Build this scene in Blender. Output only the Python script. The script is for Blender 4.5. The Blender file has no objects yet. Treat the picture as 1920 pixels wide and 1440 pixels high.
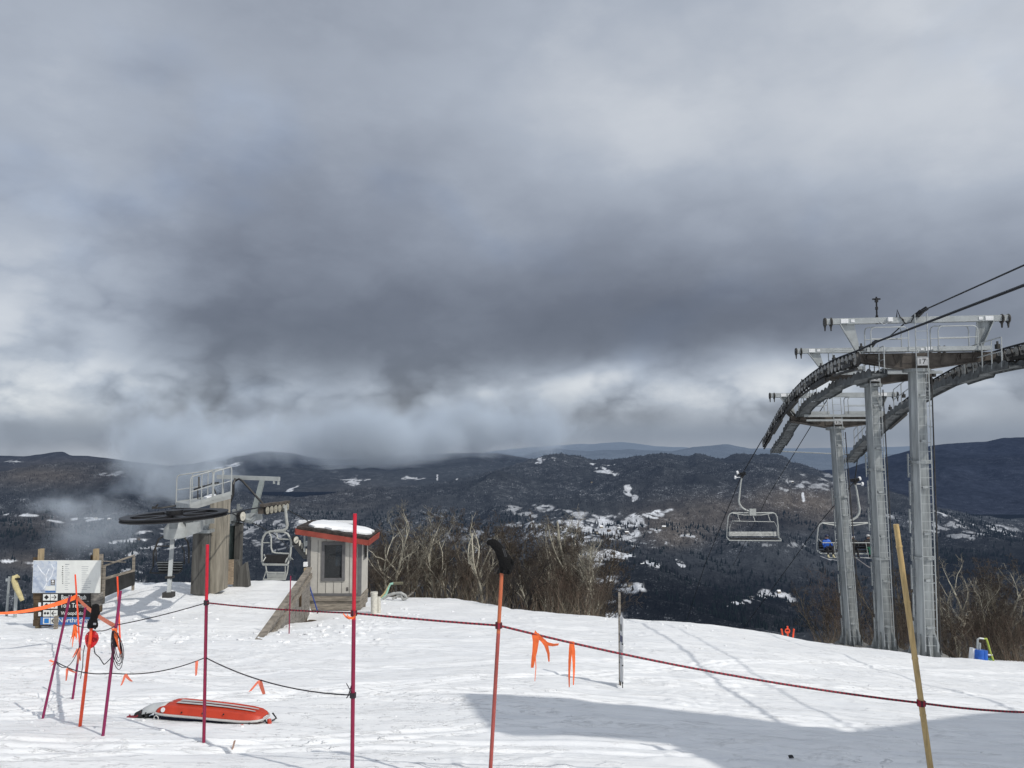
import bpy, bmesh, math, random
import numpy as np
from mathutils import Vector, Matrix, Quaternion
random.seed(7); RNG = np.random.default_rng(7)
scene = bpy.context.scene
COL = scene.collection
PI = math.pi
# ---------------------------------------------------------------- camera frame
F = 1480.0; CX, CY = 960.0, 720.0; HORIZON = 815.0
PITCH = math.atan((HORIZON - CY) / F)
cp, sp = math.cos(PITCH), math.sin(PITCH)

def P(px, py, Y):
    """world point seen at pixel (1920 wide frame) standing at forward distance Y"""
    u = (px - CX) / F; v = -(py - CY) / F
    fw = cp - sp * v; up = sp + cp * v
    t = Y / fw
    return Vector((u * t, Y, up * t))

def proj(x, y, z):
    f = cp * y + sp * z; v = (-sp * y + cp * z) / f
    return CX + F * x / f, CY - F * v

cam = bpy.data.cameras.new('camera'); camo = bpy.data.objects.new('camera', cam); COL.objects.link(camo)
cam.sensor_width = 36; cam.lens = 36 * F / 1920; cam.clip_start = 0.05; cam.clip_end = 60000
camo.location = (0, 0, 0); camo.rotation_euler = (PI / 2 + PITCH, 0, 0)
scene.camera = camo
scene.view_settings.view_transform = 'Standard'; scene.view_settings.look = 'None'
scene.view_settings.exposure = 0; scene.view_settings.gamma = 1
scene.render.engine = 'CYCLES'
scene.cycles.max_bounces = 6; scene.cycles.diffuse_bounces = 3; scene.cycles.glossy_bounces = 2
scene.cycles.transparent_max_bounces = 16; scene.cycles.volume_bounces = 1
scene.cycles.use_denoising = True; scene.cycles.use_adaptive_sampling = True; scene.cycles.adaptive_threshold = 0.02
scene.cycles.volume_step_rate = 2.5; scene.cycles.volume_max_steps = 96
SUN_AZ, SUN_EL = math.radians(130), math.radians(44)
SUN = Vector((math.sin(SUN_AZ) * math.cos(SUN_EL), math.cos(SUN_AZ) * math.cos(SUN_EL), math.sin(SUN_EL)))

# ---------------------------------------------------------------- node helpers
class E:
    """tiny expression wrapper over math nodes"""
    nt = None
    def __init__(s, v): s.v = v
    @staticmethod
    def op(o, *a, clamp=False):
        n = E.nt.nodes.new('ShaderNodeMath'); n.operation = o; n.use_clamp = clamp
        for i, x in enumerate(a):
            x = x.v if isinstance(x, E) else x
            if isinstance(x, (int, float)): n.inputs[i].default_value = x
            else: E.nt.links.new(x, n.inputs[i])
        return E(n.outputs[0])
    def __add__(s, o): return E.op('ADD', s, o)
    __radd__ = __add__
    def __sub__(s, o): return E.op('SUBTRACT', s, o)
    def __rsub__(s, o): return E.op('SUBTRACT', o, s)
    def __mul__(s, o): return E.op('MULTIPLY', s, o)
    __rmul__ = __mul__
    def __truediv__(s, o): return E.op('DIVIDE', s, o)
    def exp(s): return E.op('EXPONENT', s)
    def clamp(s): return E.op('ADD', s, 0.0, clamp=True)
    def pow(s, p): return E.op('POWER', s, p)
    def step(s, a, b):
        n = E.nt.nodes.new('ShaderNodeMapRange'); n.interpolation_type = 'SMOOTHSTEP'
        E.nt.links.new(s.v, n.inputs[0]); n.inputs[1].default_value = a; n.inputs[2].default_value = b
        return E(n.outputs[0])

def link(nt, a, b): nt.links.new(a, b)
def noise(nt, vec, scale, detail=4, rough=0.55, dist=0.0, mapping=None):
    if mapping is not None:
        m = nt.nodes.new('ShaderNodeMapping'); link(nt, vec, m.inputs[0])
        m.inputs['Scale'].default_value = mapping; vec = m.outputs[0]
    n = nt.nodes.new('ShaderNodeTexNoise'); n.inputs['Scale'].default_value = scale
    n.inputs['Detail'].default_value = detail; n.inputs['Roughness'].default_value = rough
    n.inputs['Distortion'].default_value = dist; link(nt, vec, n.inputs['Vector'])
    return n.outputs['Fac']
def ramp(nt, fac, stops):
    r = nt.nodes.new('ShaderNodeValToRGB'); link(nt, fac, r.inputs[0])
    el = r.color_ramp.elements
    while len(el) < len(stops): el.new(0.5)
    for e, (p, c) in zip(el, stops):
        e.position = p; e.color = c if len(c) == 4 else (*c, 1)
    return r.outputs[0]
def mixc(nt, fac, a, b, mode='MIX'):
    m = nt.nodes.new('ShaderNodeMix'); m.data_type = 'RGBA'; m.blend_type = mode
    for sck, v in ((m.inputs[0], fac), (m.inputs[6], a), (m.inputs[7], b)):
        if isinstance(v, (int, float)): sck.default_value = v
        elif isinstance(v, (tuple, list)): sck.default_value = v if len(v) == 4 else (*v, 1)
        else: link(nt, v, sck)
    return m.outputs[2]

MATS = {}
def mat(name, col, rough=0.6, metal=0.0, var=0.18, vscale=6.0, bump=0.0, bscale=40.0, stretch=None, spec=0.4, trans=0.0, col2=None, thresh=None):
    """painted / weathered surface: object-space noise over the base colour, roughness and a little bump"""
    if name in MATS: return MATS[name]
    m = bpy.data.materials.new(name); m.use_nodes = True; nt = m.node_tree
    b = nt.nodes['Principled BSDF']; tc = nt.nodes.new('ShaderNodeTexCoord').outputs['Object']
    n = noise(nt, tc, vscale, 5, 0.6, 0.3, stretch)
    c2 = col2 or tuple(max(0, c * (1 - 2.2 * var)) for c in col)
    lo, hi = thresh or (0.3, 0.7)
    c = ramp(nt, n, [(lo, c2), (hi, tuple(min(1, x * (1 + var * 0.6)) for x in col))])
    link(nt, c, b.inputs['Base Color'])
    b.inputs['Roughness'].default_value = rough; b.inputs['Metallic'].default_value = metal
    b.inputs['Specular IOR Level'].default_value = spec
    if trans:
        b.inputs['Transmission Weight'].default_value = trans
    if bump:
        n2 = noise(nt, tc, bscale, 4, 0.6, 0, stretch)
        bp = nt.nodes.new('ShaderNodeBump'); bp.inputs['Strength'].default_value = bump; bp.inputs['Distance'].default_value = 0.02
        link(nt, n2, bp.inputs['Height']); link(nt, bp.outputs[0], b.inputs['Normal'])
    MATS[name] = m
    return m

# ---------------------------------------------------------------- objects
WL = {}
def tag(o, label=None, cat=None, group=None, kind=None):
    if label: o['label'] = label
    if cat: o['category'] = cat
    if group: o['group'] = group
    if kind: o['kind'] = kind
    return o
def thing(name, label, cat, loc, group=None):
    o = bpy.data.objects.new(name, None); COL.objects.link(o); o.location = loc
    o.empty_display_size = 0.1
    WL[o.name] = Vector(loc)
    return tag(o, label, cat, group)
def link_mesh(name, me, parent=None):
    o = bpy.data.objects.new(name, me); COL.objects.link(o)
    if parent is not None: o.parent = parent
    WL[o.name] = WL[parent.name] if parent is not None else Vector((0, 0, 0))
    return o

class MB:
    """collects shapes (world coordinates), builds ONE mesh object"""
    def __init__(s): s.v = []; s.f = []; s.mi = []; s.cur = 0
    def add(s, vs, fs):
        k = len(s.v); s.v += [tuple(x) for x in vs]; s.f += [tuple(i + k for i in f) for f in fs]
        s.mi += [s.cur] * len(fs); return s
    def box(s, c, size, R=None):
        c = Vector(c); hx, hy, hz = (d / 2 for d in size); vs = []
        for x in (-hx, hx):
            for y in (-hy, hy):
                for z in (-hz, hz):
                    p = Vector((x, y, z)); vs.append(c + (R @ p if R is not None else p))
        return s.add(vs, [(0, 1, 3, 2), (4, 6, 7, 5), (0, 4, 5, 1), (2, 3, 7, 6), (0, 2, 6, 4), (1, 5, 7, 3)])
    def bar(s, a, b, w, h=None, up=(0, 0, 1), w2=None, h2=None):
        a, b = Vector(a), Vector(b); h = h or w; w2 = w2 or w; h2 = h2 or h
        t = (b - a).normalized(); up = Vector(up)
        if abs(t.dot(up)) > 0.98: up = Vector((0, 1, 0))
        x = t.cross(up).normalized(); y = x.cross(t).normalized(); vs = []
        for p, ww, hh in ((a, w, h), (b, w2, h2)):
            for i, j in ((-1, -1), (1, -1), (1, 1), (-1, 1)): vs.append(p + x * (i * ww / 2) + y * (j * hh / 2))
        return s.add(vs, [(3, 2, 1, 0), (4, 5, 6, 7), (0, 1, 5, 4), (1, 2, 6, 5), (2, 3, 7, 6), (3, 0, 4, 7)])
    def tube(s, pts, r, n=6, closed=False, cap=True, flat=None, ref=None):
        pts = [Vector(p) for p in pts]; m = len(pts)
        rs = r if isinstance(r, (list, tuple)) else [r] * m
        T = []
        for i in range(m):
            if closed: d = pts[(i + 1) % m] - pts[i - 1]
            else: d = pts[min(i + 1, m - 1)] - pts[max(i - 1, 0)]
            T.append(d.normalized() if d.length > 1e-9 else Vector((0, 0, 1)))
        x = Vector(ref) if ref is not None else Vector((0, 0, 1))
        if abs(x.dot(T[0])) > 0.9: x = Vector((1, 0, 0)) if abs(T[0].x) < 0.9 else Vector((0, 1, 0))
        vs = []
        for i in range(m):
            x = x - T[i] * x.dot(T[i]); x = x.normalized() if x.length > 1e-6 else T[i].orthogonal().normalized()
            y = T[i].cross(x)
            for k in range(n):
                a = 2 * PI * k / n + PI / n
                vs.append(pts[i] + x * (rs[i] * math.cos(a)) + y * (rs[i] * (flat or 1) * math.sin(a)))
        fs = []
        for i in range(m if closed else m - 1):
            j = (i + 1) % m
            for k in range(n):
                l = (k + 1) % n; fs.append((i * n + k, j * n + k, j * n + l, i * n + l)[::-1])
        if cap and not closed:
            fs.append(tuple(range(n))); fs.append(tuple((m - 1) * n + k for k in range(n))[::-1])
        return s.add(vs, fs)
    def lathe(s, c, axis, prof, n=24, close=False):
        """prof: (offset along axis, radius)"""
        c = Vector(c); a = Vector(axis).normalized(); x = a.orthogonal().normalized(); y = a.cross(x)
        vs = []; fs = []
        for (h, r) in prof:
            for k in range(n):
                t = 2 * PI * k / n; vs.append(c + a * h + x * (r * math.cos(t)) + y * (r * math.sin(t)))
        m = len(prof)
        for i in range(m if close else m - 1):
            j = (i + 1) % m
            for k in range(n):
                l = (k + 1) % n; fs.append((i * n + k, i * n + l, j * n + l, j * n + k))
        if not close:
            if prof[0][1] > 1e-6: fs.append(tuple(range(n))[::-1])
            if prof[-1][1] > 1e-6: fs.append(tuple((m - 1) * n + k for k in range(n)))
        return s.add(vs, fs)
    def prism(s, poly, o, ax, ay, ext):
        """poly in the (ax, ay) plane at o, extruded by vector ext"""
        o, ax, ay, ext = map(Vector, (o, ax, ay, ext)); n = len(poly)
        vs = [o + ax * p[0] + ay * p[1] for p in poly]; vs += [v + ext for v in vs]
        if ax.cross(ay).dot(ext) > 0: a, b = tuple(range(n))[::-1], tuple(range(n, 2 * n))
        else: a, b = tuple(range(n)), tuple(range(n, 2 * n))[::-1]
        return s.add(vs, [a, b] + [(i, (i + 1) % n, (i + 1) % n + n, i + n) for i in range(n)])
    def grid(s, rows):
        m, n = len(rows), len(rows[0])
        return s.add([p for r in rows for p in r], [(i * n + j, i * n + j + 1, (i + 1) * n + j + 1, (i + 1) * n + j) for i in range(m - 1) for j in range(n - 1)])
    def build(s, name, mats, parent=None, smooth=False, fix=True, sharp=40):
        me = bpy.data.meshes.new(name); off = WL[parent.name] if parent is not None else Vector((0, 0, 0))
        me.from_pydata([(v[0] - off.x, v[1] - off.y, v[2] - off.z) for v in s.v], [], s.f)
        for m in (mats if isinstance(mats, (list, tuple)) else [mats]): me.materials.append(m)
        me.polygons.foreach_set('material_index', s.mi)
        if fix:
            bm = bmesh.new(); bm.from_mesh(me); bmesh.ops.recalc_face_normals(bm, faces=bm.faces); bm.to_mesh(me); bm.free()
        if smooth:
            me.polygons.foreach_set('use_smooth', [True] * len(me.polygons))
            try: me.set_sharp_from_angle(angle=math.radians(sharp))
            except Exception: pass
        me.update()
        return link_mesh(name, me, parent)

def mesh_np(name, V, Fq, mats, parent=None, smooth=False, cols=None):
    me = bpy.data.meshes.new(name); V = np.asarray(V, np.float32); Fq = np.asarray(Fq, np.int32); k = Fq.shape[1]
    me.vertices.add(len(V)); me.vertices.foreach_set('co', V.ravel())
    me.loops.add(Fq.size); me.loops.foreach_set('vertex_index', Fq.ravel())
    me.polygons.add(len(Fq)); me.polygons.foreach_set('loop_start', np.arange(0, Fq.size, k, dtype=np.int32))
    try: me.polygons.foreach_set('loop_total', np.full(len(Fq), k, np.int32))
    except Exception: pass
    me.polygons.foreach_set('use_smooth', np.full(len(Fq), smooth))
    for m in (mats if isinstance(mats, (list, tuple)) else [mats]): me.materials.append(m)
    if cols is not None:
        a = me.attributes.new('cover', 'FLOAT_COLOR', 'POINT'); a.data.foreach_set('color', np.asarray(cols, np.float32).ravel())
    me.update(); me.validate()
    return link_mesh(name, me, parent)
def grid_faces(m, n):
    i = np.arange(m - 1)[:, None] * n + np.arange(n - 1)[None, :]
    return np.stack([i, i + 1, i + n + 1, i + n], -1).reshape(-1, 4)

# value noise in numpy
def vnoise(x, y, seed=0):
    xi = np.floor(x).astype(np.int64); yi = np.floor(y).astype(np.int64); fx = x - xi; fy = y - yi
    fx = fx * fx * (3 - 2 * fx); fy = fy * fy * (3 - 2 * fy)
    def h(a, b):
        n = (a * 374761393 + b * 668265263 + seed * 974634777) & 0x7fffffff
        n = ((n ^ (n >> 13)) * 1274126177) & 0x7fffffff
        return ((n ^ (n >> 16)) & 0xffff) / 65535.0
    a, b, c, d = h(xi, yi), h(xi + 1, yi), h(xi, yi + 1), h(xi + 1, yi + 1)
    return (a * (1 - fx) + b * fx) * (1 - fy) + (c * (1 - fx) + d * fx) * fy
def fbm(x, y, oct=5, seed=0, gain=0.5):
    s = 0; a = 1; t = 0
    for i in range(oct):
        s = s + a * vnoise(x, y, seed + i); t += a; a *= gain; x = x * 2.03 + 17.3; y = y * 2.03 + 5.1
    return s / t
def sstep(a, b, x):
    t = np.clip((x - a) / (b - a), 0, 1); return t * t * (3 - 2 * t)

# ---------------------------------------------------------------- snow ground as a height function
def base_plane(x, y): return -1.92 - 0.15 * y
ctrl = []
def C(px, py, Y): ctrl.append(tuple(P(px, py, Y)))
def CD(px, py): C(px, py, 2842.0 / (py - 1037))
for px in (-300, 0, 480, 960): CD(px, 1440)
C(1440, 1440, 7.5); C(1920, 1440, 8.4); C(2300, 1440, 9)
for px in (-300, 0, 480, 960): CD(px, 1300)
C(1440, 1300, 12.3); C(1920, 1300, 16); C(2300, 1310, 17)
for px, py in ((0, 1172), (300, 1200), (600, 1180), (960, 1200), (388, 1398), (-300, 1172)): CD(px, py)
C(-300, 1135, 27); C(0, 1140, 27); C(300, 1135, 28); C(960, 1150, 25.5); C(1200, 1200, 17.8); C(1200, 1165, 24.5); C(1300, 1173, 25)
C(1440, 1210, 20); C(1450, 1189, 28); C(1597, 1213, 37.2); C(1660, 1223, 32.5); C(1735, 1233, 27); C(1920, 1245, 24)
C(1920, 1270, 19.5); C(700, 1122, 32); C(810, 1124, 31); C(620, 1147, 27); C(2300, 1260, 24); C(1560, 1209, 35)
for x, y, z in ((-8, -4, -1.3), (0, -4, -1.4), (8, -4, -1.8), (-25, 0, -1.9), (25, 0, -3.6), (0, -25, 1.5), (-25, -25, 1.5), (25, -25, 0),
                (0, 1, -2.05), (-5, 2, -2.2), (6, 2, -2.5), (-40, 15, -4.1), (45, 15, -7.5)): ctrl.append((x, y, z))
ctrl = np.array(ctrl); _n = len(ctrl)
def _phi(r): return np.where(r > 1e-9, r * r * np.log(np.maximum(r, 1e-9)), 0)
_A = np.zeros((_n + 3, _n + 3)); _D = np.hypot(ctrl[:, None, 0] - ctrl[None, :, 0], ctrl[:, None, 1] - ctrl[None, :, 1])
_A[:_n, :_n] = _phi(_D) + np.eye(_n) * 0.6
_A[:_n, _n] = 1; _A[:_n, _n + 1:] = ctrl[:, :2]; _A[_n, :_n] = 1; _A[_n + 1:, :_n] = ctrl[:, :2].T
_W = np.linalg.solve(_A, np.concatenate([ctrl[:, 2], [0, 0, 0]]))
def rbf(x, y):
    x = np.asarray(x, float); y = np.asarray(y, float); sh = x.shape; x = x.ravel(); y = y.ravel(); out = np.empty_like(x)
    for i in range(0, len(x), 40000):
        a, b = x[i:i + 40000], y[i:i + 40000]
        out[i:i + 40000] = _phi(np.hypot(a[:, None] - ctrl[None, :, 0], b[:, None] - ctrl[None, :, 1])) @ _W[:_n] + _W[_n] + _W[_n + 1] * a + _W[_n + 2] * b
    return out.reshape(sh)
CREST = [(-1200, 27), (-300, 25), (0, 25), (200, 25.5), (265, 26.5), (560, 26.5), (600, 30), (700, 33), (800, 33), (900, 30), (960, 27.5), (1100, 26), (1200, 26),
         (1300, 27), (1400, 28.5), (1450, 30), (1500, 34), (1560, 38.5), (1600, 39.5), (1650, 37), (1700, 34), (1740, 31.5), (1800, 28), (1920, 26.5), (2300, 26), (3500, 26)]
_ct = np.array([(c[0] - CX) / F * 0.985 for c in CREST]); _cy = np.array([c[1] for c in CREST], float)
# wooden retaining wall line of the unloading ramp
W0 = P(478, 1213, 17.2); W1 = P(579, 1070, 26.0)
wdir = Vector((W1.x - W0.x, W1.y - W0.y, 0)).normalized(); wleft = Vector((-wdir.y, wdir.x, 0))
ZP = -4.47
TRACKS = [(8.6, .22, .3, 0, .05), (10.3, -.10, .5, 1.2, .06), (11.8, .35, .4, 2.0, .06), (13.6, .05, .8, .4, .07), (15.2, -.28, .5, 3.1, .07), (16.8, .16, .6, 1.9, .08), (19.5, -.06, .9, .9, .09), (9.4, -.45, .3, 2.6, .05), (7.9, .06, .25, 4.0, .045), (12.6, .6, .5, 5.0, .06)]
def ground(x, y, detail=True):
    x = np.asarray(x, float); y = np.asarray(y, float)
    t = x / np.maximum(y, 0.5); yc = np.interp(t, _ct, _cy); yc = np.where(y < 1, 1e9, yc)
    yy = np.minimum(y, yc); xx = np.where(y > yc, t * yy, x)
    z = rbf(xx, yy)
    # ramp plateau
    s = (xx - W0.x) * wleft.x + (yy - W0.y) * wleft.y
    lim = np.interp(yy, [17, 19, 22, 27], [1.0, 2.6, 4.7, 5.7])
    m = sstep(-0.02, 0.1, s) * (1 - sstep(lim, lim + 2.6, s)) * sstep(16.2, 19.5, yy) * (1 - sstep(26.2, 27.0, yy))
    top = np.interp(yy, [17, 20, 22, 25, 27], [-4.62, -4.66, -4.72, -4.76, -4.84])
    z = z + np.maximum(top - z, 0) * m
    # pit under hut / beside the wall
    z = z - 0.35 * np.exp(-((xx - (-6.55)) / 0.55) ** 2 - ((yy - 24.2) / 1.1) ** 2) * (s < 0)
    if detail:
        b = np.clip(1 - np.abs(xx + 9) / 14, 0, 1)
        z = z + (fbm(xx * 0.5, yy * 0.5, 3, 3) - 0.5) * 0.16 * sstep(3, 14, yy)
        z = z + (fbm(xx * 1.7, yy * 2.2, 3, 9) - 0.5) * 0.05
        rough = 0.5 * sstep(0.56, 0.74, fbm(xx * 0.35 + 3, yy * 0.35, 2, 21)) + 0.9 * np.exp(-((xx + 8.3) / 2.6) ** 2 - ((yy - 18.0) / 1.6) ** 2)
        rough = rough + np.exp(-((xx + 3.6) / 1.2) ** 2 - ((yy - 21.5) / 4.0) ** 2)
        lump = np.maximum(fbm(xx * 4.5, yy * 4.5, 3, 31) - 0.5, 0)
        z = z + lump * 0.15 * np.clip(rough, 0, 1.1)
        for (y0, a_, b_, ph, w_) in TRACKS:       # ski tracks crossing the groomed snow
            yt = y0 + a_ * xx + b_ * np.sin(xx * .35 + ph)
            for o_ in (0, .28):
                z = z - .020 * np.exp(-((yy - yt - o_) / w_) ** 2) + .008 * np.exp(-((yy - yt - o_ - w_ * 1.7) / w_) ** 2)
    d = np.maximum(y - yc, 0); d1 = np.minimum(d, 14)
    z = z - 0.20 * d - 0.013 * d1 * d1 - 0.364 * np.maximum(d - 14, 0) + (yy - y) * 0.03
    return z
def gz(x, y): return float(ground(np.array([x]), np.array([y]))[0])
def G(px, py, y0=4.0, y1=45.0):
    """ground point seen at a pixel"""
    ys = np.linspace(y0, y1, 900); pts = np.array([P(px, py, float(a)) for a in ys])
    dz = pts[:, 2] - ground(pts[:, 0], pts[:, 1])
    k = np.argmax(dz < 0)
    if dz[k] >= 0: k = len(ys) - 1
    return Vector((pts[k, 0], pts[k, 1], float(ground(pts[k:k + 1, 0], pts[k:k + 1, 1])[0])))
def on(px, Y):
    """ground point below pixel column px at distance Y"""
    x = (px - CX) / F * Y
    for _ in range(3):
        z = gz(x, Y); x = (px - CX) / F * (cp * Y + sp * z)
    return Vector((x, Y, gz(x, Y)))

def snow_material():
    m = bpy.data.materials.new('snow'); m.use_nodes = True; nt = m.node_tree; b = nt.nodes['Principled BSDF']
    pos = nt.nodes.new('ShaderNodeNewGeometry').outputs['Position']
    streak = noise(nt, pos, 1.0, 6, 0.62, 0.7, (0.8, 3.6, 2.0)); fine = noise(nt, pos, 26, 4, 0.6); mid = noise(nt, pos, 5.5, 5, 0.6)
    broad = noise(nt, pos, 0.35, 3, 0.5)
    E.nt = nt
    crust = noise(nt, pos, 2.2, 6, 0.7, 1.2, (0.6, 1.7, 1.0)); tracks = noise(nt, pos, 1.0, 2, 0.5, 0.4, (0.22, 9.0, 1.0)); flecks = noise(nt, pos, 9.0, 3, 0.6, 0.5, (.8, 1.6, 1))
    h = E(streak) * 0.009 + E(mid) * 0.010 + E(fine) * 0.006 + E(crust).step(0.54, 0.62) * 0.010 + E(tracks).step(0.58, 0.62) * -0.007 + E(flecks).step(0.60, 0.72) * E(broad).step(0.45, 0.6) * 0.030
    bp = nt.nodes.new('ShaderNodeBump'); bp.inputs['Strength'].default_value = 0.8; bp.inputs['Distance'].default_value = 1.0
    link(nt, h.v, bp.inputs['Height']); link(nt, bp.outputs[0], b.inputs['Normal'])
    c = ramp(nt, (E(streak) * 0.5 + E(broad) * 0.2 + E(crust) * 0.3).v, [(0.34, (0.77, 0.79, 0.82)), (0.5, (0.85, 0.862, 0.875)), (0.64, (0.905, 0.91, 0.915))])
    link(nt, c, b.inputs['Base Color']); b.inputs['Roughness'].default_value = 0.55
    b.inputs['Specular IOR Level'].default_value = 0.25
    return m
SNOW = snow_material(); MATS['snow'] = SNOW

def ground_mesh():
    # full circle, dense in front; dense close by
    a = np.concatenate([np.linspace(-PI, -0.75, 60, endpoint=False), np.linspace(-0.75, 0.75, 1150, endpoint=False), np.linspace(0.75, PI, 61)])
    r = np.concatenate([np.linspace(0.3, 5, 24, endpoint=False), np.geomspace(5, 46, 520, endpoint=False), np.geomspace(46, 90, 24)])
    R, A = np.meshgrid(r, a, indexing='ij'); X = R * np.sin(A); Y = R * np.cos(A); Z = ground(X, Y)
    V = np.stack([X, Y, Z], -1).reshape(-1, 3)
    V = np.vstack([V, [[0, 0, gz(0, 0)]]])
    o = mesh_np('snow_ground', V, grid_faces(len(r), len(a)), SNOW, smooth=True)
    tag(o, kind='structure'); return o
ground_mesh()

# ---------------------------------------------------------------- far terrain
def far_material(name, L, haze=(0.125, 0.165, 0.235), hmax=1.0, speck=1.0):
    m = bpy.data.materials.new(name); m.use_nodes = True; nt = m.node_tree; b = nt.nodes['Principled BSDF']; out = nt.nodes['Material Output']
    pos = nt.nodes.new('ShaderNodeNewGeometry').outputs['Position']
    at = nt.nodes.new('ShaderNodeAttribute'); at.attribute_name = 'cover'
    n1 = noise(nt, pos, 0.02, 6, 0.7); n2 = noise(nt, pos, 0.16, 3, 0.7, 0, (1, 1, 0.25)); n3 = noise(nt, pos, 0.0035, 4, 0.6)
    E.nt = nt
    k = (E(n1) * 0.5 + E(n2) * 0.5).step(0.32, 0.70) * 0.95 + 0.5
    c = nt.nodes.new('ShaderNodeVectorMath'); c.operation = 'SCALE'; link(nt, at.outputs['Color'], c.inputs[0]); link(nt, k.v, c.inputs['Scale'])
    # snow showing between bare trunks
    s = ((E(n2) * 0.62 + E(n1) * 0.38).step(0.54, 0.70) * E(at.outputs['Alpha']) * speck).clamp()
    col = mixc(nt, s.v, c.outputs[0], (0.55, 0.58, 0.63))
    link(nt, col, b.inputs['Base Color']); b.inputs['Roughness'].default_value = 1; b.inputs['Specular IOR Level'].default_value = 0
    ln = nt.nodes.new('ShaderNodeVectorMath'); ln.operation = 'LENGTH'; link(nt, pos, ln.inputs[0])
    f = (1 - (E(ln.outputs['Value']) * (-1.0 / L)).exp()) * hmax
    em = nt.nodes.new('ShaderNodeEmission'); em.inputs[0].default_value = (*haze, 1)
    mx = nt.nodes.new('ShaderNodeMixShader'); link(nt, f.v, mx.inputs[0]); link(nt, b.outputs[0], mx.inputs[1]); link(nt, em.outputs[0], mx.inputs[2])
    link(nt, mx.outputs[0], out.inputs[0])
    return m
def pl(pts):
    a = np.array(sorted(pts), float); return lambda px: np.interp(px, a[:, 0], a[:, 1])
PATCH = [  # snow clearings: px, py, rx, ry, strength, tilt
 (1228, 964, 34, 6, 1, -.16), (1185, 968, 26, 5, 1, -.1), (1246, 996, 28, 5, 1, 0), (1150, 990, 75, 17, .85, 0), (1080, 1012, 60, 10, .8, 0), (1135, 1048, 42, 15, 1, 0), (1152, 1036, 22, 9, .9, 0),
 (1225, 1060, 20, 9, 1, .4), (1276, 1056, 16, 6, .9, .4), (1150, 1088, 40, 9, .8, 0), (1192, 1099, 48, 9, .85, 0), (1215, 1020, 40, 6, .7, 0), (1140, 1130, 28, 12, .6, 0), (1155, 1150, 24, 8, .8, 0),
 (1395, 1126, 22, 6, .9, -.2), (1452, 1117, 26, 7, .9, 0), (1482, 1126, 14, 5, .8, .3), (1050, 985, 60, 28, .6, 0), (1000, 965, 50, 18, .5, 0), (1178, 915, 6, 14, .8, .3),
 (1188, 930, 5, 8, .8, -.3), (1132, 880, 24, 7, .9, .2), (1012, 868, 9, 8, 1, -.5), (1035, 862, 14, 5, .6, 0), (1480, 910, 26, 9, .6, 0), (1508, 935, 4, 12, 1, 0), (1540, 903, 34, 12, .45, 0),
 (60, 966, 40, 3, 1, .03), (108, 977, 24, 3, .8, .2), (165, 975, 34, 5, .9, 0), (30, 1056, 40, 4, .9, 0), (90, 1062, 40, 6, .6, 0), (245, 1014, 56, 10, .8, -.25), (290, 1026, 60, 7, .7, -.2),
 (350, 1006, 50, 12, .6, -.2), (235, 1075, 30, 18, .6, -.2), (440, 1000, 40, 22, .45, 0), (550, 915, 20, 3, 1, -.5), (660, 902, 22, 8, .8, 0), (690, 900, 10, 3, .9, -.4), (770, 896, 34, 4, .7, 0),
 (820, 894, 2, 9, .9, 0), (858, 897, 2, 4, .9, 0), (435, 872, 24, 4, .9, -.2), (520, 1000, 60, 34, .5, 0), (880, 1012, 60, 30, .35, 0), (1770, 966, 15, 5, .8, .4), (1805, 978, 30, 4, .7, .3),
 (1770, 985, 90, 14, .5, .1), (1860, 992, 60, 12, .45, .1), (25, 866, 12, 4, .8, 0), (215, 890, 30, 5, .5, 0), (1120, 1010, 60, 5, .7, 0), (1440, 1020, 60, 5, .35, 0), (1290, 1005, 30, 3, .7, 0)]
BROWN = [(1330, 962, 130, 34, .8), (1500, 938, 90, 30, .9), (1560, 955, 60, 30, .7), (1270, 1012, 60, 16, .6), (120, 890, 140, 24, .8), (110, 982, 100, 22, .9), (60, 1050, 60, 20, .6), (1250, 990, 60, 20, .6), (640, 930, 120, 30, .25)]  # bare hardwood brown, with its sunlit tone painted into the cover colour
DARK = [(1360, 1135, 300, 66, 1), (1435, 972, 75, 24, .75), (1200, 1062, 110, 30, .5), (1850, 1062, 170, 60, .8), (60, 1010, 90, 30, .6), (620, 1050, 260, 50, .7), (1200, 1110, 120, 30, .6), (300, 1085, 140, 40, .7)]  # cloud shadows over the valley woods, painted into the cover colour
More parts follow.
